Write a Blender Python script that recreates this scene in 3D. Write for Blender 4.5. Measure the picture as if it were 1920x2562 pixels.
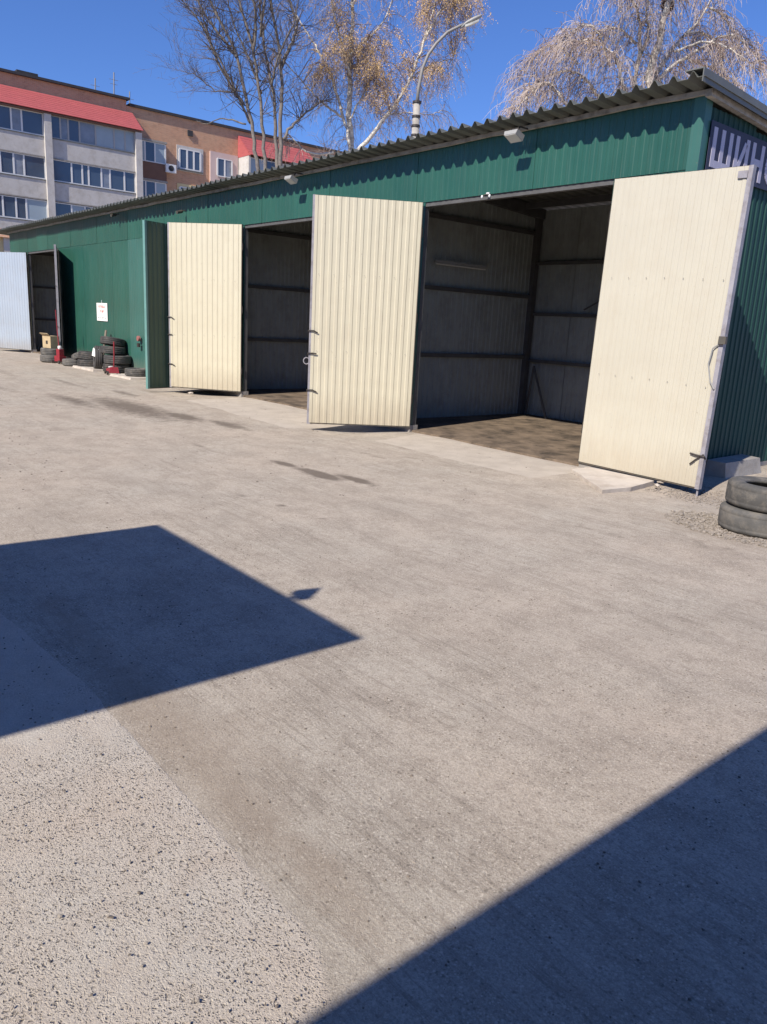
import bpy, bmesh, math, random
from mathutils import Vector, Matrix, noise

random.seed(7)
for o in list(bpy.data.objects):
    bpy.data.objects.remove(o)
SC = bpy.context.scene
COL = SC.collection
R = math.radians

# ------------------------------------------------------------------ camera
cam_d = bpy.data.cameras.new('camera')
cam = bpy.data.objects.new('camera', cam_d)
COL.objects.link(cam)
SC.camera = cam
cam_d.sensor_fit = 'HORIZONTAL'
cam_d.sensor_width = 36.0
cam_d.lens = 36.0 * 1912.45 / 1920.0
cam_d.clip_start = 0.05
cam_d.clip_end = 3000
PITCH, YAW, ROLL = R(13.80), R(49.883), R(3.065)
fw = Vector((-math.sin(YAW) * math.cos(PITCH), math.cos(YAW) * math.cos(PITCH), -math.sin(PITCH)))
rt = Vector((math.cos(YAW), math.sin(YAW), 0))
up = rt.cross(fw)
r2 = rt * math.cos(ROLL) + up * math.sin(ROLL)
u2 = -rt * math.sin(ROLL) + up * math.cos(ROLL)
M = Matrix((r2, u2, -fw)).transposed().to_4x4()
M.translation = Vector((9.1306, -8.1968, 1.6533))
cam.matrix_world = M

# ------------------------------------------------------------------ sky, sun, exposure
SUN_EL = R(41.5)
sun_travel = Vector((-0.222, 0.975, 0)).normalized()          # the way the light goes, seen from above
SKY_STRENGTH, SUN_STRENGTH = 0.058, 5.0
world = bpy.data.worlds.new('World')
SC.world = world
world.use_nodes = True
wn = world.node_tree.nodes
bg = wn['Background']
sky = wn.new('ShaderNodeTexSky')
sky.sky_type = 'NISHITA'
sky.sun_disc = False
sky.sun_elevation = SUN_EL
sdir = -sun_travel
sky.sun_rotation = math.atan2(sdir.x, sdir.y)
sky.altitude = 200
sky.air_density = 1.0
sky.dust_density = 0.3
sky.ozone_density = 3.0
tint = wn.new('ShaderNodeMix')                              # the phone's cool white balance: one even tint over the whole sky
tint.data_type = 'RGBA'
tint.blend_type = 'MULTIPLY'
tint.inputs['Factor'].default_value = 1
tint.inputs['B'].default_value = (0.86, 1.20, 1.95, 1)
world.node_tree.links.new(sky.outputs[0], tint.inputs['A'])
world.node_tree.links.new(tint.outputs['Result'], bg.inputs[0])
bg.inputs[1].default_value = SKY_STRENGTH
sun_d = bpy.data.lights.new('sun', 'SUN')
sun_d.energy = SUN_STRENGTH
sun_d.angle = R(0.53)
sun_d.color = (1.0, 0.915, 0.785)
sun = bpy.data.objects.new('sun', sun_d)
COL.objects.link(sun)
ldir = Vector((sun_travel.x * math.cos(SUN_EL), sun_travel.y * math.cos(SUN_EL), -math.sin(SUN_EL)))
sun.rotation_euler = ldir.to_track_quat('-Z', 'Y').to_euler()
sun.location = (0, -20, 30)
vs = SC.view_settings
vs.view_transform = 'Standard'
vs.look = 'None'
vs.gamma = 1
vs.use_curve_mapping = False
vs.exposure = 0.40
SC.render.film_transparent = False


# ------------------------------------------------------------------ mesh helpers
class MB:
    def __init__(s):
        s.v, s.f = [], []

    def box(s, x0, x1, y0, y1, z0, z1):
        n = len(s.v)
        s.v += [(x0, y0, z0), (x1, y0, z0), (x1, y1, z0), (x0, y1, z0), (x0, y0, z1), (x1, y0, z1), (x1, y1, z1), (x0, y1, z1)]
        s.f += [tuple(n + i for i in q) for q in ((0, 3, 2, 1), (4, 5, 6, 7), (0, 1, 5, 4), (1, 2, 6, 5), (2, 3, 7, 6), (3, 0, 4, 7))]
        return s

    def hexa(s, p):                      # eight free corners, ordered like box
        n = len(s.v)
        s.v += [tuple(q) for q in p]
        s.f += [tuple(n + i for i in q) for q in ((0, 3, 2, 1), (4, 5, 6, 7), (0, 1, 5, 4), (1, 2, 6, 5), (2, 3, 7, 6), (3, 0, 4, 7))]
        return s

    def tube(s, pts, rad, n=8, cap=True):
        pts = [Vector(p) for p in pts]
        if not isinstance(rad, (list, tuple)):
            rad = [rad] * len(pts)
        k0 = len(s.v)
        prev = None
        for i, p in enumerate(pts):
            t = (pts[min(i + 1, len(pts) - 1)] - pts[max(i - 1, 0)])
            t = t.normalized() if t.length > 1e-9 else Vector((0, 0, 1))
            if prev is None:
                a = t.orthogonal().normalized()
            else:
                a = prev - t * prev.dot(t)
                a = a.normalized() if a.length > 1e-6 else t.orthogonal().normalized()
            prev = a
            b = t.cross(a)
            for j in range(n):
                w = 2 * math.pi * j / n
                s.v.append(tuple(p + (a * math.cos(w) + b * math.sin(w)) * rad[i]))
        for i in range(len(pts) - 1):
            for j in range(n):
                a0 = k0 + i * n + j
                b0 = k0 + i * n + (j + 1) % n
                s.f.append((a0, b0, b0 + n, a0 + n))
        if cap and n > 2:
            s.f.append(tuple(k0 + j for j in reversed(range(n))))
            s.f.append(tuple(k0 + (len(pts) - 1) * n + j for j in range(n)))
        return s

    def lathe(s, prof, n=40, axis='z', centre=(0, 0, 0), closed=True):
        k0 = len(s.v)
        m = len(prof)
        for i in range(n):
            w = 2 * math.pi * i / n
            for r, h in prof:
                if axis == 'z':
                    p = (r * math.cos(w), r * math.sin(w), h)
                elif axis == 'y':
                    p = (r * math.cos(w), h, r * math.sin(w))
                else:
                    p = (h, r * math.cos(w), r * math.sin(w))
                s.v.append(tuple(p[q] + centre[q] for q in range(3)))
        for i in range(n):
            for j in range(m if closed else m - 1):
                a0 = k0 + i * m + j
                b0 = k0 + i * m + (j + 1) % m
                a1 = k0 + ((i + 1) % n) * m + j
                b1 = k0 + ((i + 1) % n) * m + (j + 1) % m
                s.f.append((a0, a1, b1, b0))
        return s

    def profile(s, prof, x0, y0, z0, z1, th=0.003, ax='xz'):
        """folded sheet: prof = [(u, d)] run along its other side from z0 to z1"""
        k0 = len(s.v)

        def P(u, d, z):
            return (x0 + u, y0 + d, z) if ax == 'xz' else (x0 + d, y0 + u, z)
        for z in (z0, z1):
            for u, d in prof:
                s.v.append(P(u, d, z))
            for u, d in prof:
                s.v.append(P(u, d + th, z))
        m = len(prof)
        for j in range(m - 1):
            s.f.append((k0 + j, k0 + j + 1, k0 + 2 * m + j + 1, k0 + 2 * m + j))
            s.f.append((k0 + m + j, k0 + 3 * m + j, k0 + 3 * m + j + 1, k0 + m + j + 1))
            s.f.append((k0 + j, k0 + m + j, k0 + m + j + 1, k0 + j + 1))
            s.f.append((k0 + 2 * m + j, k0 + 2 * m + j + 1, k0 + 3 * m + j + 1, k0 + 3 * m + j))
        for j in (0, m - 1):
            s.f.append((k0 + j, k0 + 2 * m + j, k0 + 3 * m + j, k0 + m + j))
        return s

    def mesh(s, name, smooth=False):
        me = bpy.data.meshes.new(name)
        me.from_pydata(s.v, [], s.f)
        me.update()
        if smooth:
            me.polygons.foreach_set('use_smooth', [True] * len(me.polygons))
        return me

    def build(s, name, mat, parent=None, smooth=False, loc=None, rz=None):
        me = s.mesh(name, smooth)
        me.materials.append(mat)
        return put(name, me, parent, loc, rz)


def put(name, me, parent=None, loc=None, rz=None):
    o = bpy.data.objects.new(name, me)
    COL.objects.link(o)
    if parent is not None:
        o.parent = parent
    if loc is not None:
        o.location = loc
    if rz is not None:
        o.rotation_euler = (0, 0, rz)
    return o


def thing(name, label, cat, loc=(0, 0, 0), rz=0, group=None):
    o = bpy.data.objects.new(name, None)
    COL.objects.link(o)
    o.location = loc
    o.rotation_euler = (0, 0, rz)
    o.empty_display_size = 0.2
    return tag(o, label, cat, group)


def tag(o, label, cat, group=None):
    o['label'] = label
    o['category'] = cat
    if group:
        o['group'] = group
    return o


def kind(o, k, label=None):
    o['kind'] = k
    if label:
        o['label'] = label
    return o


# ------------------------------------------------------------------ materials
def mat(name, col, rough=0.6, var=0.12, scale=3.0, bump=0.0, bscale=40.0, metal=0.0, spec=0.5, rnd=0.0, grime=None, stretch=(1, 1, 1)):
    m = bpy.data.materials.new(name)
    m.use_nodes = True
    nt = m.node_tree
    N, L = nt.nodes, nt.links
    b = N['Principled BSDF']
    b.inputs['Roughness'].default_value = rough
    b.inputs['Metallic'].default_value = metal
    b.inputs['Specular IOR Level'].default_value = spec
    tc = N.new('ShaderNodeTexCoord')
    mp = N.new('ShaderNodeMapping')
    mp.inputs['Scale'].default_value = stretch
    L.new(tc.outputs['Object'], mp.inputs[0])
    n1 = N.new('ShaderNodeTexNoise')
    n1.inputs['Scale'].default_value = scale
    n1.inputs['Detail'].default_value = 6
    n1.inputs['Roughness'].default_value = 0.62
    L.new(mp.outputs[0], n1.inputs['Vector'])
    mr = N.new('ShaderNodeMapRange')
    mr.inputs[1].default_value = 0.25
    mr.inputs[2].default_value = 0.75
    mr.inputs[3].default_value = 1 - var
    mr.inputs[4].default_value = 1 + var
    L.new(n1.outputs['Fac'], mr.inputs[0])
    val = mr.outputs[0]
    if rnd:
        oi = N.new('ShaderNodeObjectInfo')
        r1 = N.new('ShaderNodeMapRange')
        r1.inputs[3].default_value = 1 - rnd
        r1.inputs[4].default_value = 1 + rnd
        L.new(oi.outputs['Random'], r1.inputs[0])
        mu = N.new('ShaderNodeMath')
        mu.operation = 'MULTIPLY'
        L.new(val, mu.inputs[0])
        L.new(r1.outputs[0], mu.inputs[1])
        val = mu.outputs[0]
    hsv = N.new('ShaderNodeHueSaturation')
    hsv.inputs['Color'].default_value = (*col, 1)
    L.new(val, hsv.inputs['Value'])
    out = hsv.outputs[0]
    if grime:
        gcol, amount, gsc = grime
        n2 = N.new('ShaderNodeTexNoise')
        n2.inputs['Scale'].default_value = gsc
        n2.inputs['Detail'].default_value = 8
        n2.inputs['Roughness'].default_value = 0.7
        L.new(mp.outputs[0], n2.inputs['Vector'])
        g = N.new('ShaderNodeMapRange')
        g.inputs[1].default_value = 0.47
        g.inputs[2].default_value = 0.68
        g.inputs[4].default_value = amount
        L.new(n2.outputs['Fac'], g.inputs[0])
        mx = N.new('ShaderNodeMix')
        mx.data_type = 'RGBA'
        L.new(g.outputs[0], mx.inputs['Factor'])
        L.new(out, mx.inputs['A'])
        mx.inputs['B'].default_value = (*gcol, 1)
        out = mx.outputs['Result']
    L.new(out, b.inputs['Base Color'])
    if bump:
        n3 = N.new('ShaderNodeTexNoise')
        n3.inputs['Scale'].default_value = bscale
        n3.inputs['Detail'].default_value = 5
        L.new(mp.outputs[0], n3.inputs['Vector'])
        bp = N.new('ShaderNodeBump')
        bp.inputs['Strength'].default_value = bump
        bp.inputs['Distance'].default_value = 0.01
        L.new(n3.outputs['Fac'], bp.inputs['Height'])
        L.new(bp.outputs[0], b.inputs['Normal'])
    return m


def weather(m, col, top, amount, dent=.25):
    """dust splashed on the foot of a sheet (object height), rain streaks, shallow dents"""
    N, L = m.node_tree.nodes, m.node_tree.links
    b = N['Principled BSDF']
    src = b.inputs['Base Color'].links[0].from_socket
    tc = N.new('ShaderNodeTexCoord')
    v = tc.outputs['Object']
    sep = N.new('ShaderNodeSeparateXYZ')
    L.new(v, sep.inputs[0])
    n = add_noise(N, L, mapping(N, L, v, (3, 3, .8)), 3, 7, .7)
    f = math_(N, L, 'ADD', ramp(N, L, sep.outputs['Z'], 0, top, 1, 0), math_(N, L, 'SUBTRACT', n, .62))
    c = mixc(N, L, ramp(N, L, f, .1, .75, 0, amount), src, col)
    st = add_noise(N, L, mapping(N, L, v, (22, 22, .25)), 2.0, 5, .6)
    c = mixc(N, L, ramp(N, L, st, .58, .74, 0, amount * .55), c, col)
    sp = add_noise(N, L, v, 30, 3, .6)
    c = mixc(N, L, ramp(N, L, sp, .68, .74, 0, amount), c, (.2, .14, .09))
    L.new(c, b.inputs['Base Color'])
    bp = N.new('ShaderNodeBump')
    bp.inputs['Strength'].default_value = dent
    bp.inputs['Distance'].default_value = .03
    L.new(add_noise(N, L, mapping(N, L, v, (1, 1, .5)), 2.4, 3, .5), bp.inputs['Height'])
    L.new(bp.outputs[0], b.inputs['Normal'])


def add_noise(N, L, vec, scale, detail=6, rough=0.6):
    n = N.new('ShaderNodeTexNoise')
    n.inputs['Scale'].default_value = scale
    n.inputs['Detail'].default_value = detail
    n.inputs['Roughness'].default_value = rough
    L.new(vec, n.inputs['Vector'])
    return n.outputs['Fac']


def ramp(N, L, fac, a, b, lo=0.0, hi=1.0):
    m = N.new('ShaderNodeMapRange')
    m.inputs[1].default_value = a
    m.inputs[2].default_value = b
    m.inputs[3].default_value = lo
    m.inputs[4].default_value = hi
    L.new(fac, m.inputs[0])
    return m.outputs[0]


def mixc(N, L, fac, a, b, mode='MIX'):
    m = N.new('ShaderNodeMix')
    m.data_type = 'RGBA'
    m.blend_type = mode
    if isinstance(fac, (int, float)):
        m.inputs['Factor'].default_value = fac
    else:
        L.new(fac, m.inputs['Factor'])
    for k, c in (('A', a), ('B', b)):
        if isinstance(c, tuple):
            m.inputs[k].default_value = (*c, 1)
        else:
            L.new(c, m.inputs[k])
    return m.outputs['Result']


def math_(N, L, op, a, b):
    m = N.new('ShaderNodeMath')
    m.operation = op
    for i, c in enumerate((a, b)):
        if isinstance(c, (int, float)):
            m.inputs[i].default_value = c
        else:
            L.new(c, m.inputs[i])
    return m.outputs[0]


def new_mat(name, rough):
    m = bpy.data.materials.new(name)
    m.use_nodes = True
    N, L = m.node_tree.nodes, m.node_tree.links
    b = N['Principled BSDF']
    b.inputs['Roughness'].default_value = rough
    tc = N.new('ShaderNodeTexCoord')
    return m, N, L, b, tc.outputs['Object']


def mapping(N, L, vec, sc, rot=(0, 0, 0)):
    mp = N.new('ShaderNodeMapping')
    mp.inputs['Scale'].default_value = sc
    mp.inputs['Rotation'].default_value = rot
    L.new(vec, mp.inputs[0])
    return mp.outputs[0]


def ground_material():
    m, N, L, b, v = new_mat('dusty asphalt', 0.9)
    b.inputs['Specular IOR Level'].default_value = 0.25
    big = add_noise(N, L, v, 0.5, 5)
    mid = add_noise(N, L, v, 3.0, 8, 0.7)
    fine = add_noise(N, L, v, 95, 5, 0.8)
    grain = add_noise(N, L, v, 230, 3, 0.7)
    c = mixc(N, L, ramp(N, L, big, .35, .65), (.56, .478, .395), (.53, .482, .412))
    c = mixc(N, L, ramp(N, L, mid, .44, .66, 0, .6), c, (.28, .235, .19))
    pat = add_noise(N, L, mapping(N, L, v, (.8, 1.5, 1)), 1.1, 9, .7)
    c = mixc(N, L, ramp(N, L, pat, .5, .68, 0, .55), c, (.3, .255, .21))
    # tyre-swept streaks run along the yard
    st = add_noise(N, L, mapping(N, L, v, (.35, 3.2, 1), (0, 0, R(-4))), 1.2, 7, .68)
    c = mixc(N, L, ramp(N, L, st, .52, .72, 0, .42), c, (.27, .225, .185))
    st2 = add_noise(N, L, mapping(N, L, v, (.3, 2.6, 1), (0, 0, R(3))), 2.2, 6, .6)
    c = mixc(N, L, ramp(N, L, st2, .57, .75, 0, .3), c, (.46, .41, .345))
    c = mixc(N, L, ramp(N, L, fine, .36, .64, .0, .68), c, (.2, .17, .145))
    c = mixc(N, L, ramp(N, L, grain, .53, .66, 0, .6), c, (.6, .54, .46))
    # grit: dark and pale grains of several sizes
    patch = ramp(N, L, mid, .36, .6, .25, 1)
    for sc, lo, hi, kp, am, gc in ((24, .1, .2, .66, .85, (.13, .11, .092)), (44, .16, .3, .52, .75, (.16, .135, .112)), (80, .2, .36, .45, .65, (.18, .155, .128)), (52, .16, .3, .56, .7, (.66, .6, .52)), (95, .2, .36, .5, .6, (.64, .58, .5))):
        vo = N.new('ShaderNodeTexVoronoi')
        vo.inputs['Scale'].default_value = sc
        L.new(v, vo.inputs['Vector'])
        keep = ramp(N, L, vo.outputs['Color'], kp, kp + .04)
        sp = math_(N, L, 'MULTIPLY', math_(N, L, 'MULTIPLY', ramp(N, L, vo.outputs['Distance'], lo, hi, am, 0), keep), patch)
        c = mixc(N, L, sp, c, gc)
    # worn blotches, and the long grooves that wheels have pressed along the yard
    bl = add_noise(N, L, v, 15, 9, .8)
    c = mixc(N, L, ramp(N, L, bl, .5, .6, 0, .34), c, (.24, .2, .165))
    bl2 = add_noise(N, L, mapping(N, L, v, (1, 1, 1), (0, 0, 1)), 19, 8, .8)
    c = mixc(N, L, ramp(N, L, bl2, .56, .66, 0, .3), c, (.6, .54, .46))
    for rot, sx, am in ((R(-3), 5.0, .42), (R(5), 8.0, .28)):
        gn = add_noise(N, L, mapping(N, L, v, (.35, sx, 1), (0, 0, rot)), .9, 6, .62)
        gl = ramp(N, L, math_(N, L, 'ABSOLUTE', math_(N, L, 'SUBTRACT', gn, .5), 0), 0, .012, am, 0)
        gl = math_(N, L, 'MULTIPLY', gl, ramp(N, L, big, .42, .56))
        c = mixc(N, L, gl, c, (.19, .16, .132))
    # short scuffs along the yard
    sc_ = add_noise(N, L, mapping(N, L, v, (2.2, 16, 1)), 4.0, 5, .6)
    c = mixc(N, L, ramp(N, L, sc_, .64, .74, 0, .5), c, (.22, .185, .155))
    at = N.new('ShaderNodeAttribute')
    at.attribute_name = 'stain'
    sn = add_noise(N, L, v, 6, 8, .75)
    sf = ramp(N, L, math_(N, L, 'ADD', at.outputs['Fac'], math_(N, L, 'MULTIPLY', math_(N, L, 'SUBTRACT', sn, .5), .9)), .38, .78, 0, .8)
    c = mixc(N, L, sf, c, (.115, .092, .075))
    ad = N.new('ShaderNodeAttribute')
    ad.attribute_name = 'dirt'
    dn = add_noise(N, L, v, 7, 9, .78)
    df = ramp(N, L, math_(N, L, 'ADD', ad.outputs['Fac'], math_(N, L, 'MULTIPLY', math_(N, L, 'SUBTRACT', dn, .5), 1.2)), .38, .8, 0, .5)
    c = mixc(N, L, df, c, (.29, .235, .185))
    # swept concrete before the bays, its edge lost under dust
    ac = N.new('ShaderNodeAttribute')
    ac.attribute_name = 'conc'
    cn = add_noise(N, L, v, 5, 9, .72)
    cf = ramp(N, L, math_(N, L, 'ADD', ac.outputs['Fac'], math_(N, L, 'MULTIPLY', math_(N, L, 'SUBTRACT', cn, .5), .8)), .42, .62, 0, .92)
    cc = mixc(N, L, ramp(N, L, add_noise(N, L, v, 3.5, 7), .4, .7), (.53, .475, .41), (.43, .38, .325))
    cc = mixc(N, L, ramp(N, L, fine, .35, .7, 0, .35), cc, (.33, .285, .245))
    c = mixc(N, L, cf, c, cc)
    # crumbled end of the pitted apron
    ap = N.new('ShaderNodeAttribute')
    ap.attribute_name = 'apron'
    an = add_noise(N, L, v, 4.5, 10, .72)
    af = ramp(N, L, math_(N, L, 'ADD', ap.outputs['Fac'], math_(N, L, 'MULTIPLY', math_(N, L, 'SUBTRACT', an, .5), .7)), .44, .56)
    pc, ph = apron_nodes(N, L, v)
    c = mixc(N, L, af, c, pc)
    L.new(c, b.inputs['Base Color'])
    h = math_(N, L, 'ADD', math_(N, L, 'MULTIPLY', fine, .7), math_(N, L, 'MULTIPLY', grain, .3))
    h = math_(N, L, 'ADD', h, math_(N, L, 'MULTIPLY', mid, .6))
    h = math_(N, L, 'ADD', h, math_(N, L, 'MULTIPLY', af, ph))
    bp = N.new('ShaderNodeBump')
    bp.inputs['Strength'].default_value = .75
    bp.inputs['Distance'].default_value = .012
    L.new(h, bp.inputs['Height'])
    L.new(bp.outputs[0], b.inputs['Normal'])
    return m


def apron_nodes(N, L, v):
    """colour and height of worn concrete whose aggregate has fallen out"""
    big = add_noise(N, L, v, 1.3, 6)
    mid = add_noise(N, L, v, 9, 6)
    fine = add_noise(N, L, v, 130, 4, .7)
    c = mixc(N, L, ramp(N, L, big, .35, .65), (.585, .51, .435), (.565, .525, .47))
    c = mixc(N, L, ramp(N, L, mid, .42, .7, 0, .4), c, (.43, .36, .3))
    c = mixc(N, L, ramp(N, L, fine, .35, .7, 0, .5), c, (.25, .215, .185))
    wv = N.new('ShaderNodeTexNoise')
    wv.inputs['Scale'].default_value = 30
    L.new(v, wv.inputs['Vector'])
    dv = N.new('ShaderNodeMix')
    dv.data_type = 'VECTOR'
    dv.inputs['Factor'].default_value = .03
    L.new(v, dv.inputs[4])
    L.new(wv.outputs['Color'], dv.inputs[5])
    sep = N.new('ShaderNodeSeparateXYZ')
    L.new(v, sep.inputs[0])
    worn = ramp(N, L, sep.outputs['X'], 5.9, 6.7, -.16, .1)      # the corner towards low x is still smooth
    mask = ramp(N, L, math_(N, L, 'ADD', add_noise(N, L, v, 2.3, 5), worn), .36, .56)
    hgt = None
    for sc, lo, hi, am, kp, gc in ((60, .16, .3, .8, .45, (.16, .138, .118)), (95, .2, .34, .75, .4, (.18, .155, .13)), (150, .18, .36, .6, .3, (.2, .175, .15)), (70, .12, .26, .65, .5, (.62, .575, .51)), (120, .14, .3, .6, .4, (.63, .58, .51))):
        vo = N.new('ShaderNodeTexVoronoi')
        vo.inputs['Scale'].default_value = sc
        L.new(dv.outputs[1], vo.inputs['Vector'])
        keep = ramp(N, L, vo.outputs['Color'], kp, kp + .1)
        sp = math_(N, L, 'MULTIPLY', ramp(N, L, vo.outputs['Distance'], lo, hi, 1, 0), keep)
        spm = math_(N, L, 'MULTIPLY', math_(N, L, 'MULTIPLY', sp, am), mask)
        c = mixc(N, L, spm, c, gc)
        if gc[0] < .4:
            hgt = spm if hgt is None else math_(N, L, 'ADD', hgt, spm)
    h = math_(N, L, 'SUBTRACT', math_(N, L, 'MULTIPLY', fine, .4), hgt)
    return c, h


def facade_green(name, col, spec=.42, rough=(.28, .45)):
    """green painted profiled steel: faded, dusty and streaked by rain"""
    m, N, L, b, v = new_mat(name, .3)
    b.inputs['Specular IOR Level'].default_value = spec
    oi = N.new('ShaderNodeObjectInfo')
    n1 = add_noise(N, L, v, .9, 6)
    n2 = add_noise(N, L, mapping(N, L, v, (9, 9, .35)), 1.6, 6, .65)
    hs = N.new('ShaderNodeHueSaturation')
    hs.inputs['Color'].default_value = (*col, 1)
    L.new(math_(N, L, 'MULTIPLY', ramp(N, L, n1, .3, .7, .86, 1.14), ramp(N, L, oi.outputs['Random'], 0, 1, .9, 1.12)), hs.inputs['Value'])
    c = mixc(N, L, ramp(N, L, n2, .5, .75, 0, .35), hs.outputs[0], (.06, .12, .105))
    c = mixc(N, L, ramp(N, L, add_noise(N, L, mapping(N, L, v, (5, 5, .5)), 3, 8, .7), .6, .78, 0, .3), c, (.025, .06, .05))
    L.new(c, b.inputs['Base Color'])
    L.new(ramp(N, L, n1, .3, .7, *rough), b.inputs['Roughness'])
    bp = N.new('ShaderNodeBump')
    bp.inputs['Strength'].default_value = .18
    bp.inputs['Distance'].default_value = .02
    L.new(add_noise(N, L, v, 2.6, 3), bp.inputs['Height'])
    L.new(bp.outputs[0], b.inputs['Normal'])
    return m


def brick_material(name, a, bcol, mortar, sx=1.0):
    m, N, L, b, v = new_mat(name, .85)
    mp = N.new('ShaderNodeMapping')
    mp.inputs['Rotation'].default_value = (R(90), 0, R(90))
    L.new(v, mp.inputs[0])
    sep = N.new('ShaderNodeSeparateXYZ')
    L.new(v, sep.inputs[0])
    cmb = N.new('ShaderNodeCombineXYZ')
    L.new(math_(N, L, 'ADD', sep.outputs['Y'], sep.outputs['X']), cmb.inputs['X'])
    L.new(sep.outputs['Z'], cmb.inputs['Y'])
    br = N.new('ShaderNodeTexBrick')
    br.inputs['Color1'].default_value = (*a, 1)
    br.inputs['Color2'].default_value = (*bcol, 1)
    br.inputs['Mortar'].default_value = (*mortar, 1)
    br.inputs['Scale'].default_value = 1
    br.inputs['Brick Width'].default_value = .26
    br.inputs['Row Height'].default_value = .075
    br.inputs['Mortar Size'].default_value = .01
    L.new(cmb.outputs[0], br.inputs['Vector'])
    n = add_noise(N, L, v, .6, 7, .65)
    c = mixc(N, L, ramp(N, L, n, .42, .7, 0, .55), br.outputs['Color'], (.56, .36, .23))
    n2 = add_noise(N, L, v, 2.2, 7, .7)
    c = mixc(N, L, ramp(N, L, n2, .52, .75, 0, .5), c, (.16, .09, .06))
    L.new(c, b.inputs['Base Color'])
    return m


M_ground = ground_material()
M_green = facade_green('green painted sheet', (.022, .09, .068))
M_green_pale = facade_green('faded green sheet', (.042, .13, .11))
M_green_side = facade_green('darker green side sheet', (.016, .055, .05), .2, (.5, .65))  # darker, duller green than the front sheets
M_green_dark = facade_green('dark green gate sheet', (.038, .085, .06))
M_cream = mat('cream painted sheet', (.57, .53, .405), .5, .04, 1.2, grime=((.46, .4, .3), .22, 4), bump=.05, bscale=3)
M_cream2 = mat('paler cream painted sheet', (.495, .468, .385), .5, .04, 1.2, grime=((.45, .4, .31), .3, 3), bump=.05, bscale=3)
M_greyblue = mat('galvanised blue grey sheet', (.36, .42, .5), .45, .08, 1.5, grime=((.3, .31, .33), .4, 3))
M_frame = mat('dark painted steel frame', (.075, .07, .06), .6, .25, 8, grime=((.16, .1, .06), .5, 6))
M_edge = mat('pale galvanised edge strip', (.3, .29, .32), .5, .15, 6, grime=((.12, .09, .07), .5, 9))
M_paleedge = mat('pale green edge strip', (.13, .27, .25), .5, .1, 5)
M_iron = mat('black iron fitting', (.04, .033, .03), .6, .3, 20)
M_roof = mat('weathered roof sheet', (.125, .13, .118), .6, .25, 2.5, grime=((.13, .12, .09), .6, 2.0), bump=.1, bscale=20)
M_flash = mat('grey roof flashing', (.13, .135, .128), .5, .2, 3)
M_batten = mat('weathered pale batten', (.36, .335, .3), .85, .25, 9, grime=((.1, .085, .07), .7, 5), bump=.4)
M_inner = mat('dusty inner sheet', (.3, .325, .315), .75, .18, 1.5, grime=((.19, .195, .18), .6, 2.5))
M_steel = mat('dark steel girt', (.085, .085, .085), .7, .3, 5)
M_floor = mat('oily dirt floor', (.17, .128, .092), .85, .5, 3.0, bump=.7, bscale=25, grime=((.02, .016, .013), 1.0, 2.1))
M_conc = mat('pale concrete', (.5, .45, .395), .9, .13, 4, bump=.5, bscale=60, grime=((.33, .275, .225), .75, 2.6))
M_conc_dark = mat('grey foundation concrete', (.3, .285, .27), .9, .2, 5, bump=.5, bscale=40, grime=((.2, .17, .14), .6, 4))
M_rubber = mat('dusty tyre rubber', (.085, .083, .08), .85, .3, 6, bump=.25, bscale=60, grime=((.19, .17, .145), .75, 7), rnd=.25)
M_rubber2 = mat('black tyre rubber', (.035, .035, .036), .75, .3, 8, bump=.2, bscale=60, grime=((.12, .1, .085), .6, 9), rnd=.3)
M_stone = mat('gravel', (.28, .245, .21), .9, .35, 30, bump=.3, bscale=120, rnd=.2)
M_clod = mat('dark clod', (.15, .125, .105), .95, .4, 40)
M_white = mat('white paint', (.8, .8, .78), .6, .06, 5)
M_paper = mat('white paper', (.78, .77, .74), .8, .05, 8)
M_redink = mat('faded red print', (.5, .13, .12), .8, .15, 30)
M_greyink = mat('grey print', (.3, .3, .32), .8, .15, 30)
M_tin = mat('faded pink enamel', (.3, .12, .11), .6, .2, 20)
M_red = mat('red painted steel', (.27, .022, .035), .5, .25, 9, grime=((.12, .03, .03), .5, 8))
M_card = mat('tan cardboard', (.46, .36, .22), .85, .15, 8)
M_wood = mat('grey weathered wood', (.2, .165, .13), .85, .3, 6, stretch=(8, 8, .6))
M_banner = mat('dark blue banner', (.026, .029, .062), .6, .1, 3)
M_letter = mat('lilac white lettering', (.42, .41, .52), .6, .06, 4)
M_lamp = mat('lamp housing', (.3, .3, .29), .5, .1, 10)
M_lampglass = mat('lamp glass', (.6, .6, .56), .25, .05, 10)
M_plastic = mat('white plastic', (.7, .7, .7), .4, .05, 10)
# apartment house
M_brick = brick_material('brown brick', (.56, .27, .15), (.43, .2, .11), (.5, .4, .3))
M_mansard = mat('red roof tiles', (.38, .085, .088), .7, .14, 1.6, grime=((.4, .12, .1), .4, 3), stretch=(1, 1, 4))
M_render = mat('pale render', (.50, .48, .46), .9, .1, 1.2, grime=((.33, .3, .26), .55, 2.2), bump=.2, bscale=8)
M_pink = mat('pale pink render', (.56, .43, .4), .9, .1, 1.0)
M_parapet_brown = mat('brown balcony panel', (.16, .085, .06), .8, .15, 2)
M_glass = mat('dark window glass', (.06, .085, .13), .06, .1, 1, spec=.9)
M_glass2 = mat('curtained window glass', (.2, .225, .27), .1, .3, 1.5, spec=.8)
M_panel = mat('pale blue glazing panel', (.3, .37, .43), .35, .08, 1)
M_pvc = mat('white window frame', (.68, .68, .68), .5, .04, 3)
M_pvc_grey = mat('grey window frame', (.36, .36, .36), .6, .08, 3)
M_tar = mat('black roof felt', (.04, .04, .045), .9, .2, 3)
M_yellow = mat('pale yellow render', (.62, .5, .28), .9, .1, 2)
M_bark = mat('dark grey bark', (.16, .14, .13), .9, .4, 12, grime=((.22, .2, .15), .6, 3), bump=.5)
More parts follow.
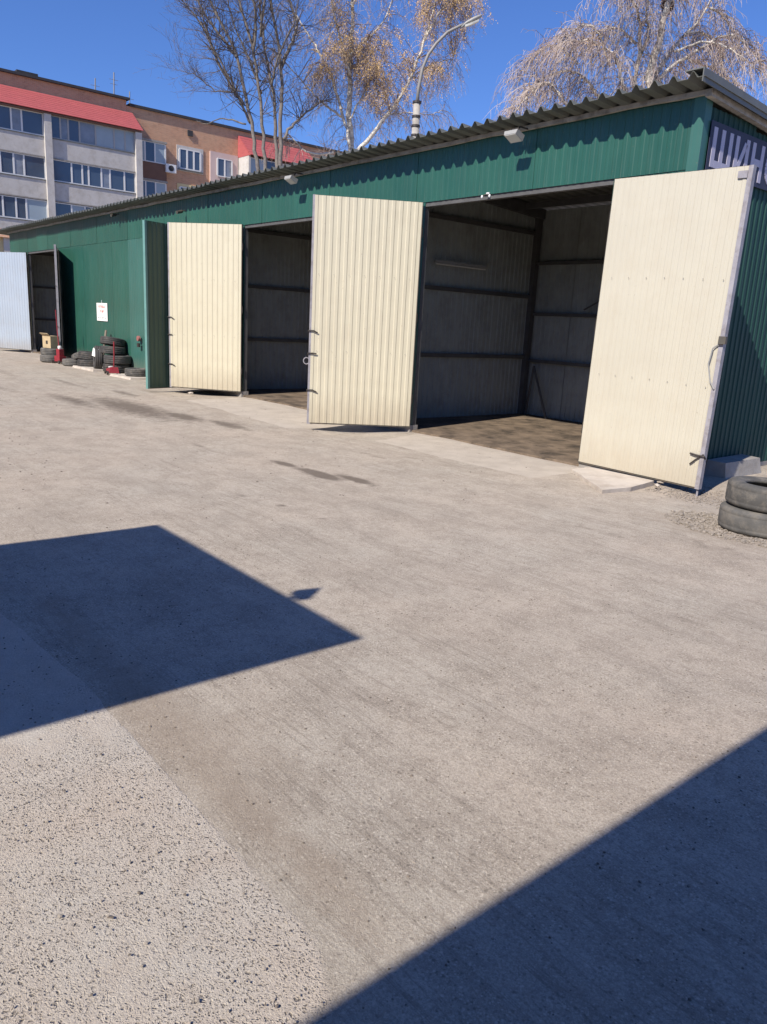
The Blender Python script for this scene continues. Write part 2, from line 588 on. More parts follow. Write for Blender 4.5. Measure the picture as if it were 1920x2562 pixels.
M_twig = mat('dark twig', (.12, .1, .095), .9, .25, 6)
M_birch = mat('white birch bark', (.66, .62, .55), .8, .12, 6, grime=((.1, .085, .075), .9, 3.2), stretch=(1.2, 1.2, 2.5), bump=.2)
M_birchtwig = mat('purple brown birch twig', (.27, .205, .18), .9, .25, 3)
M_birchtwig2 = mat('pale birch twig', (.42, .35, .31), .9, .25, 3)
M_leaf = mat('ochre spring leaf', (.6, .4, .16), .7, .35, 3)
M_nest = mat('brown twig nest', (.13, .075, .045), .95, .4, 10)
M_pole = mat('street lamp concrete', (.36, .34, .31), .9, .2, 6, grime=((.16, .14, .12), .6, 4))
M_arm = mat('grey lamp arm', (.22, .21, .2), .55, .15, 6)


weather(M_cream, (.36, .3, .22), .7, .5)
weather(M_cream2, (.36, .3, .22), .6, .4, .15)
weather(M_greyblue, (.3, .27, .24), .6, .5)
weather(M_green, (.16, .16, .13), .6, .6, .2)
weather(M_green_pale, (.17, .18, .15), .6, .6, .2)


# ================================================================== the setting
DIPS = [(-.55, -.85, .75, .055), (-6.2, -.6, .9, .05), (5.0, -.05, .55, .05), (-21.5, -.5, 1.2, .03)]


def hnoise(x, y):
    return hbase(x, y) - sum(d * math.exp(-((x - a) ** 2 + (y - b) ** 2) / (r * r)) for a, b, r, d in DIPS)


def hbase(x, y):
    if y < -6.6:
        f = min(1, (-6.6 - y) / .5)
        return (.010 * noise.noise((x * .55, y * .55, 3.1)) + .006 * noise.noise((x * 1.7, y * 1.7, 9.2))) * (1 - f) + .0005 * f
    return .010 * noise.noise((x * .55, y * .55, 3.1)) + .006 * noise.noise((x * 1.7, y * 1.7, 9.2))


def frange(a, b, s):
    n = int(round((b - a) / s))
    return [a + (b - a) * i / n for i in range(n + 1)]


# (x, y, half length along the yard, half width, strength)
STAINS = [(1.62, -3.42, .2, .07, 1.1), (2.3, -3.4, .36, .1, 1.2), (2.72, -3.2, .3, .08, 1.05), (2.82, -4.67, .13, .035, .75), (3.1, -4.62, .12, .03, .6),
          (3.37, -4.57, .06, .04, .9), (3.5, -4.48, .1, .015, .6), (3.96, -4.52, .04, .03, .8), (.04, -3.73, .25, .05, .65), (-4.1, -3.0, 1.9, .45, .85), (-5.3, -3.6, 1.4, .25, .75),
          (-2.7, -2.7, .7, .22, .9), (-1.6, -2.45, .6, .16, .85), (-6.4, -2.2, .8, .16, .7), (-8.8, -2.6, 1.6, .14, .6), (-8, -4.2, 2.2, .16, .5), (1.6, -2.05, .5, .1, .5),
          (1.9, -1.68, .35, .06, .5), (5.94, -4.64, .07, .02, .7), (7.3, -4.57, .06, .012, .75), (5.4, -2.6, .7, .12, .45), (6.3, -2.15, .5, .15, .5), (-.5, -1.9, .6, .1, .4),
          (-12, -3.2, 2.5, .2, .5), (-16, -3.4, 3, .3, .5)]
DIRT = [(6.3, -7.0, .7, .14, .95), (7.0, -7.02, .45, .1, .9), (7.5, -7.0, .4, .1, .8), (6.75, -6.85, .5, .2, .6), (5.4, -7.0, 1.0, .12, .7), (6.0, -1.55, .9, .5, .7), (5.1, .1, .7, .4, .7), (4.9, -4.5, .7, .1, .3), (7.1, -6.2, .8, .35, .35), (5, -3.2, 1.2, .3, .35), (-15, -1.5, 5, .8, .6), (-20, -3, 4, 1.5, .5)]


def blob(L, x, y):
    s = 0
    for cx, cy, a, b, k in L:
        d = ((x - cx) / a) ** 2 + ((y - cy) / b) ** 2
        if d < 6:
            s = max(s, k * math.exp(-d * .55))
    return s


xs = [-900, -400, -200, -110, -70, -50, -38, -30] + frange(-25.5, 0, .1) + frange(0.05, 5, .05) + frange(5.03, 8.6, .03) + frange(8.7, 9.6, .1) + [10.2, 11, 12.5, 15, 20, 30, 50, 100, 250, 900]
ys = [-900, -300, -120, -60, -30, -20, -15, -12, -10.5] + frange(-9, -8.1, .1) + frange(-8.07, -6.6, .03) + frange(-6.55, 1.2, .05) + [1.6, 2.2, 3, 4, 6, 9, 14, 22, 35, 60, 120, 300, 900]
CONC = [(.4, 3.5, -1.3, .3), (-5.2, -1.2, -1.75, .3)]


def sstep(a, b, x):
    t = max(0, min(1, (x - a) / (b - a)))
    return t * t * (3 - 2 * t)


def conc(x, y):
    s_ = 0
    for a, b, c, e in CONC:
        bend = c + .12 * noise.noise((x * 1.3, a, 2)) + (.0 if a > 0 else .05 * (b - x))
        s_ = max(s_, sstep(a - .2, a + .1, x + .28 * (y + .6)) * (1 - sstep(b - .05, b + .1 if a > 0 else b + .4, x)) * sstep(bend - .08, bend + .12, y))
    return s_


def apron_zone(x, y):
    if y > -6.9 or x < 6.3:
        return 0
    soft = .03 + .1 * sstep(6.9, 7.5, x)
    return (1 - sstep(-7.16 - soft, -7.16 + soft, y)) * (1 - .75 * sstep(7.6, 8.1, x))


gco, gap = [], []
gv, gst, gdi = [], [], []
for y in ys:
    for x in xs:
        near = -26 < x < 11 and -9.3 < y < 1.3
        z = hnoise(x, y) if near else 0
        if y > 0.02 and -23 < x < 4.4:
            z = -.03
        gv.append((x, y, z))
        gco.append(conc(x, y) if near else 0)
        gap.append(apron_zone(x, y) if near else 0)
        gst.append(blob(STAINS, x, y) if near else 0)
        gdi.append(blob(DIRT, x, y) if near else 0)
nx = len(xs)
gf = [(j * nx + i, j * nx + i + 1, (j + 1) * nx + i + 1, (j + 1) * nx + i) for j in range(len(ys) - 1) for i in range(nx - 1)]
me = bpy.data.meshes.new('ground')
me.from_pydata(gv, [], gf)
me.update()
for nm, vals in (('stain', gst), ('dirt', gdi), ('conc', gco), ('apron', gap)):
    a = me.attributes.new(nm, 'FLOAT', 'POINT')
    a.data.foreach_set('value', vals)
me.polygons.foreach_set('use_smooth', [True] * len(me.polygons))
me.materials.append(M_ground)
kind(put('ground', me), 'structure', 'dusty grey-beige asphalt yard in front of the garages')


def slab(name, poly, ztop, matl, rag=.03, seed=0, fn=None, lab=None):
    """a cast patch with a ragged outline: poly is walked in small steps and shaken"""
    pts = []
    for i, p in enumerate(poly):
        q = poly[(i + 1) % len(poly)]
        L = math.hypot(q[0] - p[0], q[1] - p[1])
        n = max(1, int(L / .06))
        for k in range(n):
            t = k / n
            x, y = p[0] + (q[0] - p[0]) * t, p[1] + (q[1] - p[1]) * t
            x += rag * noise.noise((x * 3, y * 3, seed)) + rag * .5 * noise.noise((x * 11, y * 11, seed + 5))
            y += rag * noise.noise((x * 3, y * 3, seed + 9)) + rag * .5 * noise.noise((x * 11, y * 11, seed + 14))
            pts.append((x, y))
    bm = bmesh.new()
    top = [bm.verts.new((x, y, (fn(x, y) if fn else ztop))) for x, y in pts]
    bot = [bm.verts.new((x, y, -.06)) for x, y in pts]
    bm.faces.new(top)
    n = len(pts)
    for i in range(n):
        bm.faces.new((bot[i], bot[(i + 1) % n], top[(i + 1) % n], top[i]))
    bmesh.ops.triangulate(bm, faces=[bm.faces[0]] if False else [f for f in bm.faces if len(f.verts) > 4])
    bmesh.ops.recalc_face_normals(bm, faces=bm.faces)
    me = bpy.data.meshes.new(name)
    bm.to_mesh(me)
    bm.free()
    if matl is M_ground:
        at_ = me.attributes.new('apron', 'FLOAT', 'POINT')
        at_.data.foreach_set('value', [1.0] * len(me.vertices))
    me.materials.append(matl)
    return kind(put(name, me), 'structure', lab)


slab('concrete_apron', [(-20, -12), (6.9, -12), (6.85, -8.2), (6.62, -7.6), (6.5, -7.17), (6.14, -7.16), (5.5, -7.2), (4.9, -7.25), (2, -7.28), (-20, -7.3)], .006, M_ground, .03, 2, fn=lambda x, y: .006 - .0042 * sstep(5.3, 6.35, x),
     lab='pitted pale concrete apron filling the lower left')
slab('concrete_slab', [(3.5, -.1), (4.42, -.12), (4.52, -.75), (4.46, -1.2), (3.5, -.46)], .042, M_conc, .012, 31,
     lab='small concrete slab under the corner gate leaf')

# ================================================================== the garage
shed = thing('garage_shed', 'long green profiled-steel garage with open cream gates and grey corrugated roof', 'garage')
X0, X1 = -23.0, 4.36
ZT, ZH = 4.2, 3.46
OPEN = [(-20.75, -17.45), (-10.45, -7.15), (-5.45, -2.15), (0.0, 3.3)]


def rib_profile(w, pitch=.115, d=.011, phase=0.0):
    pr = []
    u = -phase
    while u < w:
        for a, h in ((0, 0), (.46 * pitch, 0), (.54 * pitch, -d), (.92 * pitch, -d)):
            if 0 <= u + a <= w:
                pr.append((u + a, h))
        u += pitch
    if pr[0][0] > 1e-4:
        pr.insert(0, (0, pr[0][1]))
    if pr[-1][0] < w - 1e-4:
        pr.append((w, pr[-1][1]))
    return pr


def wall_run(a, b, z0, z1, y, m, sheet=1.15, name='wall_sheet'):
    n = max(1, int(round((b - a) / sheet)))
    w = (b - a) / n
    for i in range(n):
        mm = m(a + (i + .5) * w) if callable(m) else m
        mb = MB().profile(rib_profile(w + (.004 if i < n - 1 else 0), .115, .004), 0, 0, z0, z1)
        mb.build(name, mm, shed, loc=(a + i * w, y - (.003 if i % 2 else 0), 0))


def gmat(x):
    return M_green_pale if -12.2 < x < -10.4 else M_green


solids = []
cur = X0
for a, b in OPEN:
    solids.append((cur, a))
    cur = b
solids.append((cur, X1 - .02))
for a, b in solids:
    wall_run(a, b, .1, ZH - .004, 0, gmat)
    MB().box(a, b, -.05, .12, -.05, .1).build('plinth', M_conc_dark, shed)
wall_run(X0, X1 - .02, ZH, ZT, -.006, M_green)
for a, b in OPEN:                                   # lintel tube and jamb posts of each bay
    MB().box(a - .06, b + .06, .01, .09, ZH - .06, ZH + .04).build('lintel', M_steel, shed)
    MB().box(a - .09, a - .01, .012, .09, 0, ZH - .06).build('jamb', M_steel, shed)
    MB().box(b + .01, b + .09, .012, .09, 0, ZH - .06).build('jamb', M_steel, shed)
# corner flashing at the right end, front and side
MB().box(X1 - .13, X1 + .006, -.032, -.024, .1, ZT - .01).box(X1 - .002, X1 + .006, -.024, .1, .1, ZT - .01).build('corner_flashing', M_green_pale, shed)
# side wall, its sheets and plinth
DEP = 4.3
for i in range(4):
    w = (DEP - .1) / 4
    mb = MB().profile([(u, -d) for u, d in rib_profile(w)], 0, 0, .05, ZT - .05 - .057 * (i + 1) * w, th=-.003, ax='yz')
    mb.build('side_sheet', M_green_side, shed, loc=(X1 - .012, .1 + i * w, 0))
MB().box(X1 - .2, X1 + .0, .1, DEP, -.05, .05).build('plinth', M_conc_dark, shed)
# left end wall and back wall (sheets)
MB().box(X0, X0 + .04, .1, DEP, 0, ZT - .2).build('end_wall', M_green, shed)
for i in range(24):
    w = (X1 - X0) / 24
    MB().profile([(u, d) for u, d in rib_profile(w)], 0, 0, 0, ZT - .27).build('back_sheet', M_inner, shed, loc=(X0 + i * w, DEP - .25 - .004 * (i % 2), 0))
MB().box(X0, X1, DEP - .2, DEP - .12, 0, ZT - .27).build('back_wall', M_conc_dark, shed)  # solid backing added to stop light leaking between the back sheets
# bay partitions, girts, roof beams seen through the gates
for px in (-22.0, -16.6, -11.7, -6.62, -1.17):
    for i in range(4):
        w = (DEP - .4) / 4
        MB().profile([(u, -d) for u, d in rib_profile(w)], 0, 0, 0.02, ZT - .1 - .057 * (i + 1), th=-.003, ax='yz').build('partition_sheet', M_inner, shed, loc=(px, .1 + i * w, 0))
    for gz in (1.16, 2.32, 3.5):
        MB().box(px + .016, px + .066, .12, DEP - .32, gz - .035, gz + .035).build('girt', M_steel, shed)
    MB().box(px + .02, px + .12, DEP - .42, DEP - .3, 0, ZT - .3).build('post', M_steel, shed)
    MB().hexa([(px + .07, .1, 4.0), (px + .17, .1, 4.0), (px + .17, DEP - .3, 3.76), (px + .07, DEP - .3, 3.76), (px + .07, .1, 4.18), (px + .17, .1, 4.18), (px + .17, DEP - .3, 3.94), (px + .07, DEP - .3, 3.94)]).build('roof_beam', M_steel, shed)
for gz in (1.1, 2.0, 2.95):
    MB().box(X0 + .1, X1 - .1, DEP - .34, DEP - .28, gz - .03, gz + .03).build('girt', M_steel, shed)
for py in (.5, 1.5, 2.5, 3.4):
    z = 4.165 - .057 * py
    MB().box(X0 + .1, X1 - .08, py, py + .05, z - .1, z).build('purlin', M_steel, shed)
MB().box(X0 + .05, X1 - .05, .0, DEP - .05, -.05, .025).build('floor', M_floor, shed)
# diagonal braces in the first bay's back corner
MB().tube([(-.95, 3.9, .03), (-.8, 3.84, 1.0)], .022, 6).build('brace', M_steel, shed)
MB().tube([(-.3, 3.75, .03), (-.8, 3.84, 1.0)], .022, 6).build('brace', M_steel, shed)
MB().tube([(.2, 3.9, 2.1), (1.2, 3.9, 2.6), (2.2, 3.9, 3.2)], .015, 6).build('brace', M_steel, shed)

# roof: one folded sheet after another
RP, RH = .22, .06


def roof_prof(w):
    pr = []
    u = 0
    while u < w - 1e-6:
        for a, h in ((0, 0), (.06, 0), (.1, RH), (.122, RH), (.165, 0)):
            pr.append((u + a, h))
        u += RP
    pr.append((w + .03, 0))
    return pr


def roof_z(y):
    return 4.245 - .057 * (y + .4)


rx = X1 + .14
n_sheet = 0
while rx > X0 - .1:
    w = 5 * RP
    k0 = MB()
    pr = roof_prof(w)
    jy, jz = random.uniform(-.018, .018), random.uniform(-.006, .008)
    th = .004
    rows = [-.4 + jy, .6, 1.8, 3.0, 4.5]
    for t in (0, th):
        for y in rows:
            for u, h in pr:
                sag = .006 * noise.noise((u + rx, y, 1.7))
                k0.v.append((u, y, roof_z(y) + h + t + jz + sag))
    m, nr = len(pr), len(rows)
    for r_ in range(nr - 1):
        for j in range(m - 1):
            a = r_ * m + j
            k0.f.append((a, a + m, a + m + 1, a + 1))
            a += nr * m
            k0.f.append((a, a + 1, a + m + 1, a + m))
    for j in range(m - 1):
        for r_ in (0, nr - 1):
            a = r_ * m + j
            k0.f.append((a, a + 1, a + nr * m + 1, a + nr * m))
    for r_ in range(nr - 1):
        for j in (0, m - 1):
            a = r_ * m + j
            k0.f.append((a, a + m, a + m + nr * m, a + nr * m))
    k0.build('roof_sheet', M_roof, shed, loc=(rx - w - .002 * (n_sheet % 2), 0, .003 * (n_sheet % 2)))
    n_sheet += 1
    rx -= w
# eave batten: weathered boards end to end with a wavy line
bx = X1 + .1
while bx > X0:
    L = random.uniform(2.2, 3.6)
    x1, x0 = bx, max(X0, bx - L)
    mb = MB()
    n = 8
    for k in range(n):
        a, b = x0 + (x1 - x0) * k / n, x0 + (x1 - x0) * (k + 1) / n
        za, zb = [4.175 + .014 * noise.noise((q * 1.3, 0, 4)) for q in (a, b)]
        ha, hb = [.05 + .012 * noise.noise((q * 2.1, 5, 4)) for q in (a, b)]
        ya, yb = [-.075 + .012 * noise.noise((q * 1.7, 9, 4)) for q in (a, b)]
        mb.hexa([(a, ya, za), (b, yb, zb), (b, -.03, zb), (a, -.03, za), (a, ya, za + ha), (b, yb, zb + hb), (b, -.03, zb + hb), (a, -.03, za + ha)])
    mb.build('eave_batten', M_batten, shed)
    bx = x0 - .012
# verge flashing and batten along the right end
xv = X1 + .145
mb = MB()
for y0, y1 in ((-.415, 1.95), (1.955, 4.52)):
    a, b = roof_z(y0), roof_z(y1)
    mb = MB().hexa([(xv, y0, a - .05), (xv + .012, y0, a - .05), (xv + .012, y1, b - .05), (xv, y1, b - .05), (xv, y0, a + .078), (xv + .012, y0, a + .078), (xv + .012, y1, b + .078), (xv, y1, b + .078)])
    mb.hexa([(xv - .2, y0, a + .07), (xv - .002, y0, a + .07), (xv - .002, y1, b + .07), (xv - .2, y1, b + .07), (xv - .2, y0, a + .082), (xv - .002, y0, a + .082), (xv - .002, y1, b + .082), (xv - .2, y1, b + .082)])
    mb.build('verge_flashing', M_flash, shed)
y0, y1 = -.1, 4.3
a, b = roof_z(y0), roof_z(y1)
MB().hexa([(X1 + .02, y0, a - .09), (X1 + .09, y0, a - .09), (X1 + .09, y1, b - .09), (X1 + .02, y1, b - .09), (X1 + .02, y0, a - .02), (X1 + .09, y0, a - .02), (X1 + .09, y1, b - .02), (X1 + .02, y1, b - .02)]).build('verge_batten', M_batten, shed)

# gate leaves
W, H = 1.646, 3.38


def leaf(hx, side, ang, z0, inner, outer, edge, label, hooks=(), hy=-.05, tilt=0.0, w=W, ring=None, inner_pitch=.115):
    mb = MB()
    s = side
    t = .05

    def bx(a, b, c, d):
        mb.box(min(s * a, s * b), max(s * a, s * b), -.025, .025, c, d)
    bx(0, t, 0, H); bx(t, w - t, 0, t); bx(t, w - t, H - t, H)
    for z in (1.12, 2.25):
        bx(t, w - t, z, z + .05)
    o = mb.build('gate_leaf', M_frame, shed)
    o.location = (hx, hy, z0)
    o.rotation_euler = (0, tilt, -ang * s)
    o['label'] = label
    st = MB()
    st.box(min(s * (w - t), s * w), max(s * (w - t), s * w), -.03, .034, 0, H).build('edge_strip', edge, o)
    pr = rib_profile(w - .03, inner_pitch, .005 if inner is M_cream2 else .007)
    mb = MB().profile([(u, -d) for u, d in pr], 0, 0, .02, H - .004, th=-.002)
    mb.build('inner_sheet', inner, o, loc=(min(s * .012, s * (w - .018)), .028, 0))
    mb = MB().profile(pr, 0, 0, .02, H - .004, th=.002)
    mb.build('outer_sheet', outer, o, loc=(min(s * .012, s * (w - .018)), -.028, 0))
    for z in (.45, 1.7, 2.95):
        MB().tube([(0, 0, z - .07), (0, 0, z + .07)], .022, 8).build('hinge', M_iron, o)
    if inner in (M_cream, M_cream2):
        for z in (1.14, 2.27):
            for q in range(7):
                MB().lathe([(0, .0), (.006, .0), (.006, .004), (0, .004)], 6, 'y', closed=False).build('screw', M_batten, o, loc=(s * (.15 + q * .23), .042, z + .008 * math.sin(q * 7)))
    for z, L, dz in hooks:
        MB().tube([(s * (w + .012), .02, z - .03), (s * (w + .012), .05, z), (s * (w - L * .5), .055, z + .002), (s * (w - L), .052, z + dz)], .010, 6).build('hook', M_iron, o)
    if ring:
        pts = [(s * (w + .03 + .045 * math.cos(a)), .0, ring + .05 * math.sin(a)) for a in [2 * math.pi * k / 14 for k in range(15)]]
        MB().tube(pts, .008, 6).build('pull_ring', M_edge, o)
    return o


leaf(0.0, 1, R(123.2), .07, M_cream, M_green, M_edge, 'cream ribbed gate leaf standing out between the two open bays', [(1.43, .13, -.03), (1.09, .12, -.004), (.53, .14, -.03)], ring=.97)
R_leaf = leaf(3.3, -1, R(180.5), .062, M_cream2, M_green, M_edge, 'widest-looking cream gate leaf folded past the building corner', [(.38, .16, .01)], tilt=R(-1.0), inner_pitch=.0823)
MB().tube([(-1.64, .045, .40), (-1.56, .05, .33), (-1.50, .05, .27)], .008, 6).build('wire', M_iron, R_leaf)
MB().tube([(-1.63, .045, 1.62), (-1.55, .06, 1.55), (-1.53, .062, 1.38), (-1.58, .06, 1.2), (-1.63, .045, 1.12)], .008, 6).build('pull_handle', M_lamp, R_leaf)
MB().box(-1.68, -1.6, .03, .07, 1.6, 1.68).build('latch', M_frame, R_leaf)
MB().box(-1.60, -1.5, .042, .048, 3.26, 3.33).build('corner_plate', M_edge, R_leaf)
MB().tube([(-1.62, 0, 0), (-1.62, 0, -.1)], .012, 6).build('drop_bolt', M_edge, R_leaf)
leaf(-5.45, 1, R(142), .085, M_cream, M_green, M_edge, 'narrow-looking cream gate leaf beside the half-shut green leaf', [(1.48, .12, -.03), (1.12, .08, 0), (.5, .13, -.03)])
leaf(-2.15, -1, R(178), .085, M_cream, M_green, M_edge, 'cream gate leaf folded back behind the other cream leaf')
leaf(-7.15, -1, R(107), .06, M_cream, M_green_dark, M_paleedge, 'dark green gate leaf standing square to the wall, pale edge')
leaf(-10.45, 1, 0, .06, M_cream, M_green_pale, M_paleedge, 'closed green gate leaf')
leaf(-20.75, 1, R(150), .06, M_greyblue, M_green, M_frame, 'blue-grey gate leaf at the far left end')
leaf(-17.45, -1, R(162), .08, M_greyblue, M_green_dark, M_edge, 'gate leaf seen edge-on at the far bay', [(2.2, .1, -.02), (1.0, .1, -.02)])

# ------------------------------------------------------------------ things fixed to the garage
bn = thing('banner', 'dark blue banner with pale ШИНО lettering on the side wall', 'banner', (X1 + .02, 0, 0))
MB().box(0, .006, .1, 2.3, 3.45, 3.955).build('sheet', M_banner, bn)


def stroke(mb, y0, z0, y1, z1, w=.075):
    d = Vector((0, y1 - y0, z1 - z0)).normalized()
    n = Vector((0, -d.z, d.y)) * w * .5
    p = [Vector((.006, y0, z0)) + n, Vector((.006, y0, z0)) - n, Vector((.006, y1, z1)) - n, Vector((.006, y1, z1)) + n]
    q = [v + Vector((.006, 0, 0)) for v in p]
    k = len(mb.v)
    mb.v += [tuple(v) for v in p + q]
    mb.f += [(k + 4, k + 5, k + 6, k + 7), (k, k + 4, k + 7, k + 3), (k + 1, k + 2, k + 6, k + 5), (k, k + 1, k + 5, k + 4), (k + 2, k + 3, k + 7, k + 6)]


zb, zt = 3.5, 3.9
mb = MB()
for y in (.2, .375, .55):
    stroke(mb, y, zb, y, zt)
stroke(mb, .24, zb + .037, .335, zb + .037); stroke(mb, .415, zb + .037, .51, zb + .037)
mb.build('letter', M_letter, bn)
mb = MB()
stroke(mb, .7, zb, .7, zt); stroke(mb, .94, zb, .94, zt)
mb.v += []
stroke(mb, .745, zb + .05, .895, zt - .05, .065)
mb.build('letter', M_letter, bn)
mb = MB()
stroke(mb, 1.09, zb, 1.09, zt); stroke(mb, 1.31, zb, 1.31, zt); stroke(mb, 1.13, 3.7, 1.27, 3.7)
mb.build('letter', M_letter, bn)
mb = MB()
for k in range(24):
    a, b = [2 * math.pi * q / 24 for q in (k, k + 1)]
    stroke(mb, 1.6 + .15 * math.cos(a), 3.7 + .165 * math.sin(a), 1.6 + .15 * math.cos(b), 3.7 + .165 * math.sin(b))
mb.build('letter', M_letter, bn)


def floodlight(x, label, s=1.0):
    t = thing('floodlight', label, 'floodlight', (x, -.1, 4.16), 0, 'floodlights under the eave')
    MB().tube([(0, .05, .02), (0, -.12, .02), (0, -.16, -.03)], .012, 6).build('bracket', M_iron, t)
    h = MB()
    h.hexa([(-.1 * s, -.30, -.10), (.1 * s, -.30, -.10), (.1 * s, -.16, -.17), (-.1 * s, -.16, -.17), (-.11 * s, -.28, -.05), (.11 * s, -.28, -.05), (.11 * s, -.14, -.10), (-.11 * s, -.14, -.10)])
    h.build('housing', M_lamp, t)
    g = MB()
    g.hexa([(-.09 * s, -.294, -.109), (.09 * s, -.294, -.109), (.09 * s, -.168, -.172), (-.09 * s, -.168, -.172), (-.09 * s, -.296, -.102), (.09 * s, -.296, -.102), (.09 * s, -.166, -.165), (-.09 * s, -.166, -.165)])
    g.build('glass', M_lampglass, t)


floodlight(1.95, 'grey floodlight under the eave above the wide open bay')
floodlight(-3.25, 'grey floodlight under the eave above the second bay')
for x, z, lab in ((-8.1, 3.92, 'small dark camera on the wall above the narrow-looking cream leaf'), (-12.1, 4.12, 'tiny dark camera under the eave nearest the apartment block')):
    t = thing('wall_camera', lab, 'camera', (x, -.03, z))
    MB().tube([(0, 0, 0), (0, -.1, -.02)], .012, 6).build('bracket', M_iron, t)
    MB().tube([(0, -.09, -.03), (.05, -.24, -.07)], .035, 10).build('body', M_frame, t)
for x, lab in ((1.3, 'pair of small white bulbs on the lintel of the wide bay'),):
    t = thing('lintel_lamp', lab, 'lamp', (x, -.02, 3.46))
    MB().box(-.025, .025, -.02, 0, -.01, .02).build('base', M_plastic, t)
    for dx in (-.07, .07):
        MB().lathe([(0, -.06), (.014, -.052), (.017, -.035), (.01, -.015), (0, -.015)], 10, 'z', (dx, -.05, 0), False).build('bulb', M_plastic, t, True)
        MB().tube([(0, -.02, 0), (dx, -.05, -.02)], .005, 6).build('arm', M_frame, t)
t = thing('strip_light', 'long strip light fixed on the dark inner wall of the wide bay', 'lamp', (-1.09, 1.9, 2.72))
MB().box(0, .05, -.65, .65, .02, .06).build('housing', M_lamp, t)
MB().tube([(.03, -.62, 0), (.03, .62, 0)], .015, 8).build('tube', M_lampglass, t)

nt = thing('notice', 'white notice with faded red lettering on the green wall', 'sign', (-13.62, -.022, 1.58))
MB().box(-.42, .42, -.008, 0, -.26, .24).build('sheet', M_paper, nt)
for r_, (z, h, a, b, m_) in enumerate(((.10, .075, -.27, .27, M_redink), (-.03, .075, -.12, .12, M_redink), (-.19, .035, -.33, .33, M_greyink))):
    mb = MB()
    x = a
    while x < b:
        w = random.uniform(.03, .05)
        mb.box(x, x + .014, -.011, -.008, z, z + h)
        if random.random() < .75:
            mb.box(x + .014, x + w, -.011, -.008, z + random.choice((0, h * .45, h * .8)), z + h * .2 + random.choice((0, h * .4, h * .8)))
        x += w + .018
    mb.build('print_line', m_, nt)
MB().tube([(0, -.004, .24), (.0, -.004, .32)], .008, 6).build('hook', M_plastic, nt)


# ------------------------------------------------------------------ tyres and clutter
def tyre_mesh(R_=.33, w=.21, grooves=3, deep=.005):
    rim = R_ * .56
    h = w / 2
    pr = [(rim, -h * .72), (rim + .02, -h * .86), (R_ * .80, -h), (R_ * .93, -h * .93), (R_ * .985, -h * .78)]
    ng = grooves
    for k in range(ng):
        c = -h * .5 + (h * 1.0) * k / (ng - 1)
        g = h * .07
        pr += [(R_, c - g * 1.4), (R_ - deep, c - g * .7), (R_ - deep, c + g * .7), (R_, c + g * 1.4)]
    pr += [(R_ * .985, h * .78), (R_ * .93, h * .93), (R_ * .80, h), (rim + .02, h * .86), (rim, h * .72), (rim + .035, h * .5), (R_ * .9, h * .6), (R_ * .9, -h * .6), (rim + .035, -h * .5)]
    me = MB().lathe(pr, 44, 'z').mesh('tyre', True)
    return me


T1, T2, T3, T4 = tyre_mesh(), tyre_mesh(.36, .23), tyre_mesh(.31, .19), tyre_mesh(.36, .225, 2, .002)
for me in (T1, T2, T3, T4):
    me.materials.append(M_rubber)
T1b, T2b = T1.copy(), T2.copy()
for me in (T1b, T2b):
    me.materials[0] = M_rubber2


def tyre(me, x, y, z, label, rx=0, ry=0, rz=0, group='old tyres by the green wall'):
    o = put('tyre', me)
    o.location = (x, y, z)
    o.rotation_euler = (rx, ry, rz)
    return tag(o, label, 'tyre', group)


G2 = 'dusty tyres stacked at the right edge'
tyre(T4, 6.16, -1.2, .115, 'lower of the two dusty grey tyres stacked at the right edge', 0, 0, 1, G2)
tyre(T4, 6.185, -1.18, .338, 'upper of the two dusty grey tyres stacked at the right edge', R(1.2), 0, 2.2, G2)
# left group, before the far bay and the green wall (x falls away to the left)
tyre(T1, -15.6, -.9, .115, 'bottom tyre under the cardboard box by the far bay', 0, 0, 0)
tyre(T1, -15.68, -.85, .32, 'tyre right under the cardboard box', R(2), 0, 1)
tyre(T3, -14.15, -.72, .10, 'small grey tyre lying low between the far bay and the tyre pile', 0, 0, 2)
tyre(T2b, -13.35, -.5, .125, 'bottom tyre of the pair beneath the leaning plank', 0, 0, .4)
tyre(T2b, -13.4, -.45, .33, 'top tyre of the pair beneath the leaning plank', R(-4), R(3), .4)
tyre(T3, -14.0, -.5, .23, 'grey tyre leaning against the pair of tyres', R(-6), R(-24), R(10))
tyre(T1b, -12.4, -.62, .34, 'tyre stood upright left of the tallest pile', R(86), 0, R(-14))
tyre(T2b, -11.75, -.35, .125, 'lowest tyre of the tallest pile', 0, 0, .3)
tyre(T2b, -11.7, -.34, .35, 'second tyre from the ground in the tallest pile', 0, 0, 1.3)
tyre(T1b, -12.0, -.34, .575, 'third tyre from the ground in the tallest pile', R(-3), R(2), .8)
tyre(T1b, -12.06, -.32, .80, 'tilted topmost tyre of the tallest pile', R(3), R(9), 2.2)
tyre(T3, -9.95, -.5, .15, 'low tyre behind the pale-edged green gate leaf', 0, 0, .5)

cb = thing('cardboard_box', 'tan cardboard box standing on two tyres by the far bay', 'box', (-15.72, -.86, .42), .3)
MB().box(-.2, .2, -.15, .15, 0, .36).build('carton', M_card, cb)
MB().box(-.03, .06, -.156, -.151, .12, .22).build('print', M_iron, cb)
MB().hexa([(-.2, -.15, .36), (.2, -.15, .36), (.2, -.14, .36), (-.2, -.14, .36), (-.2, -.24, .43), (.2, -.24, .43), (.2, -.235, .44), (-.2, -.235, .44)]).build('flap', M_card, cb)


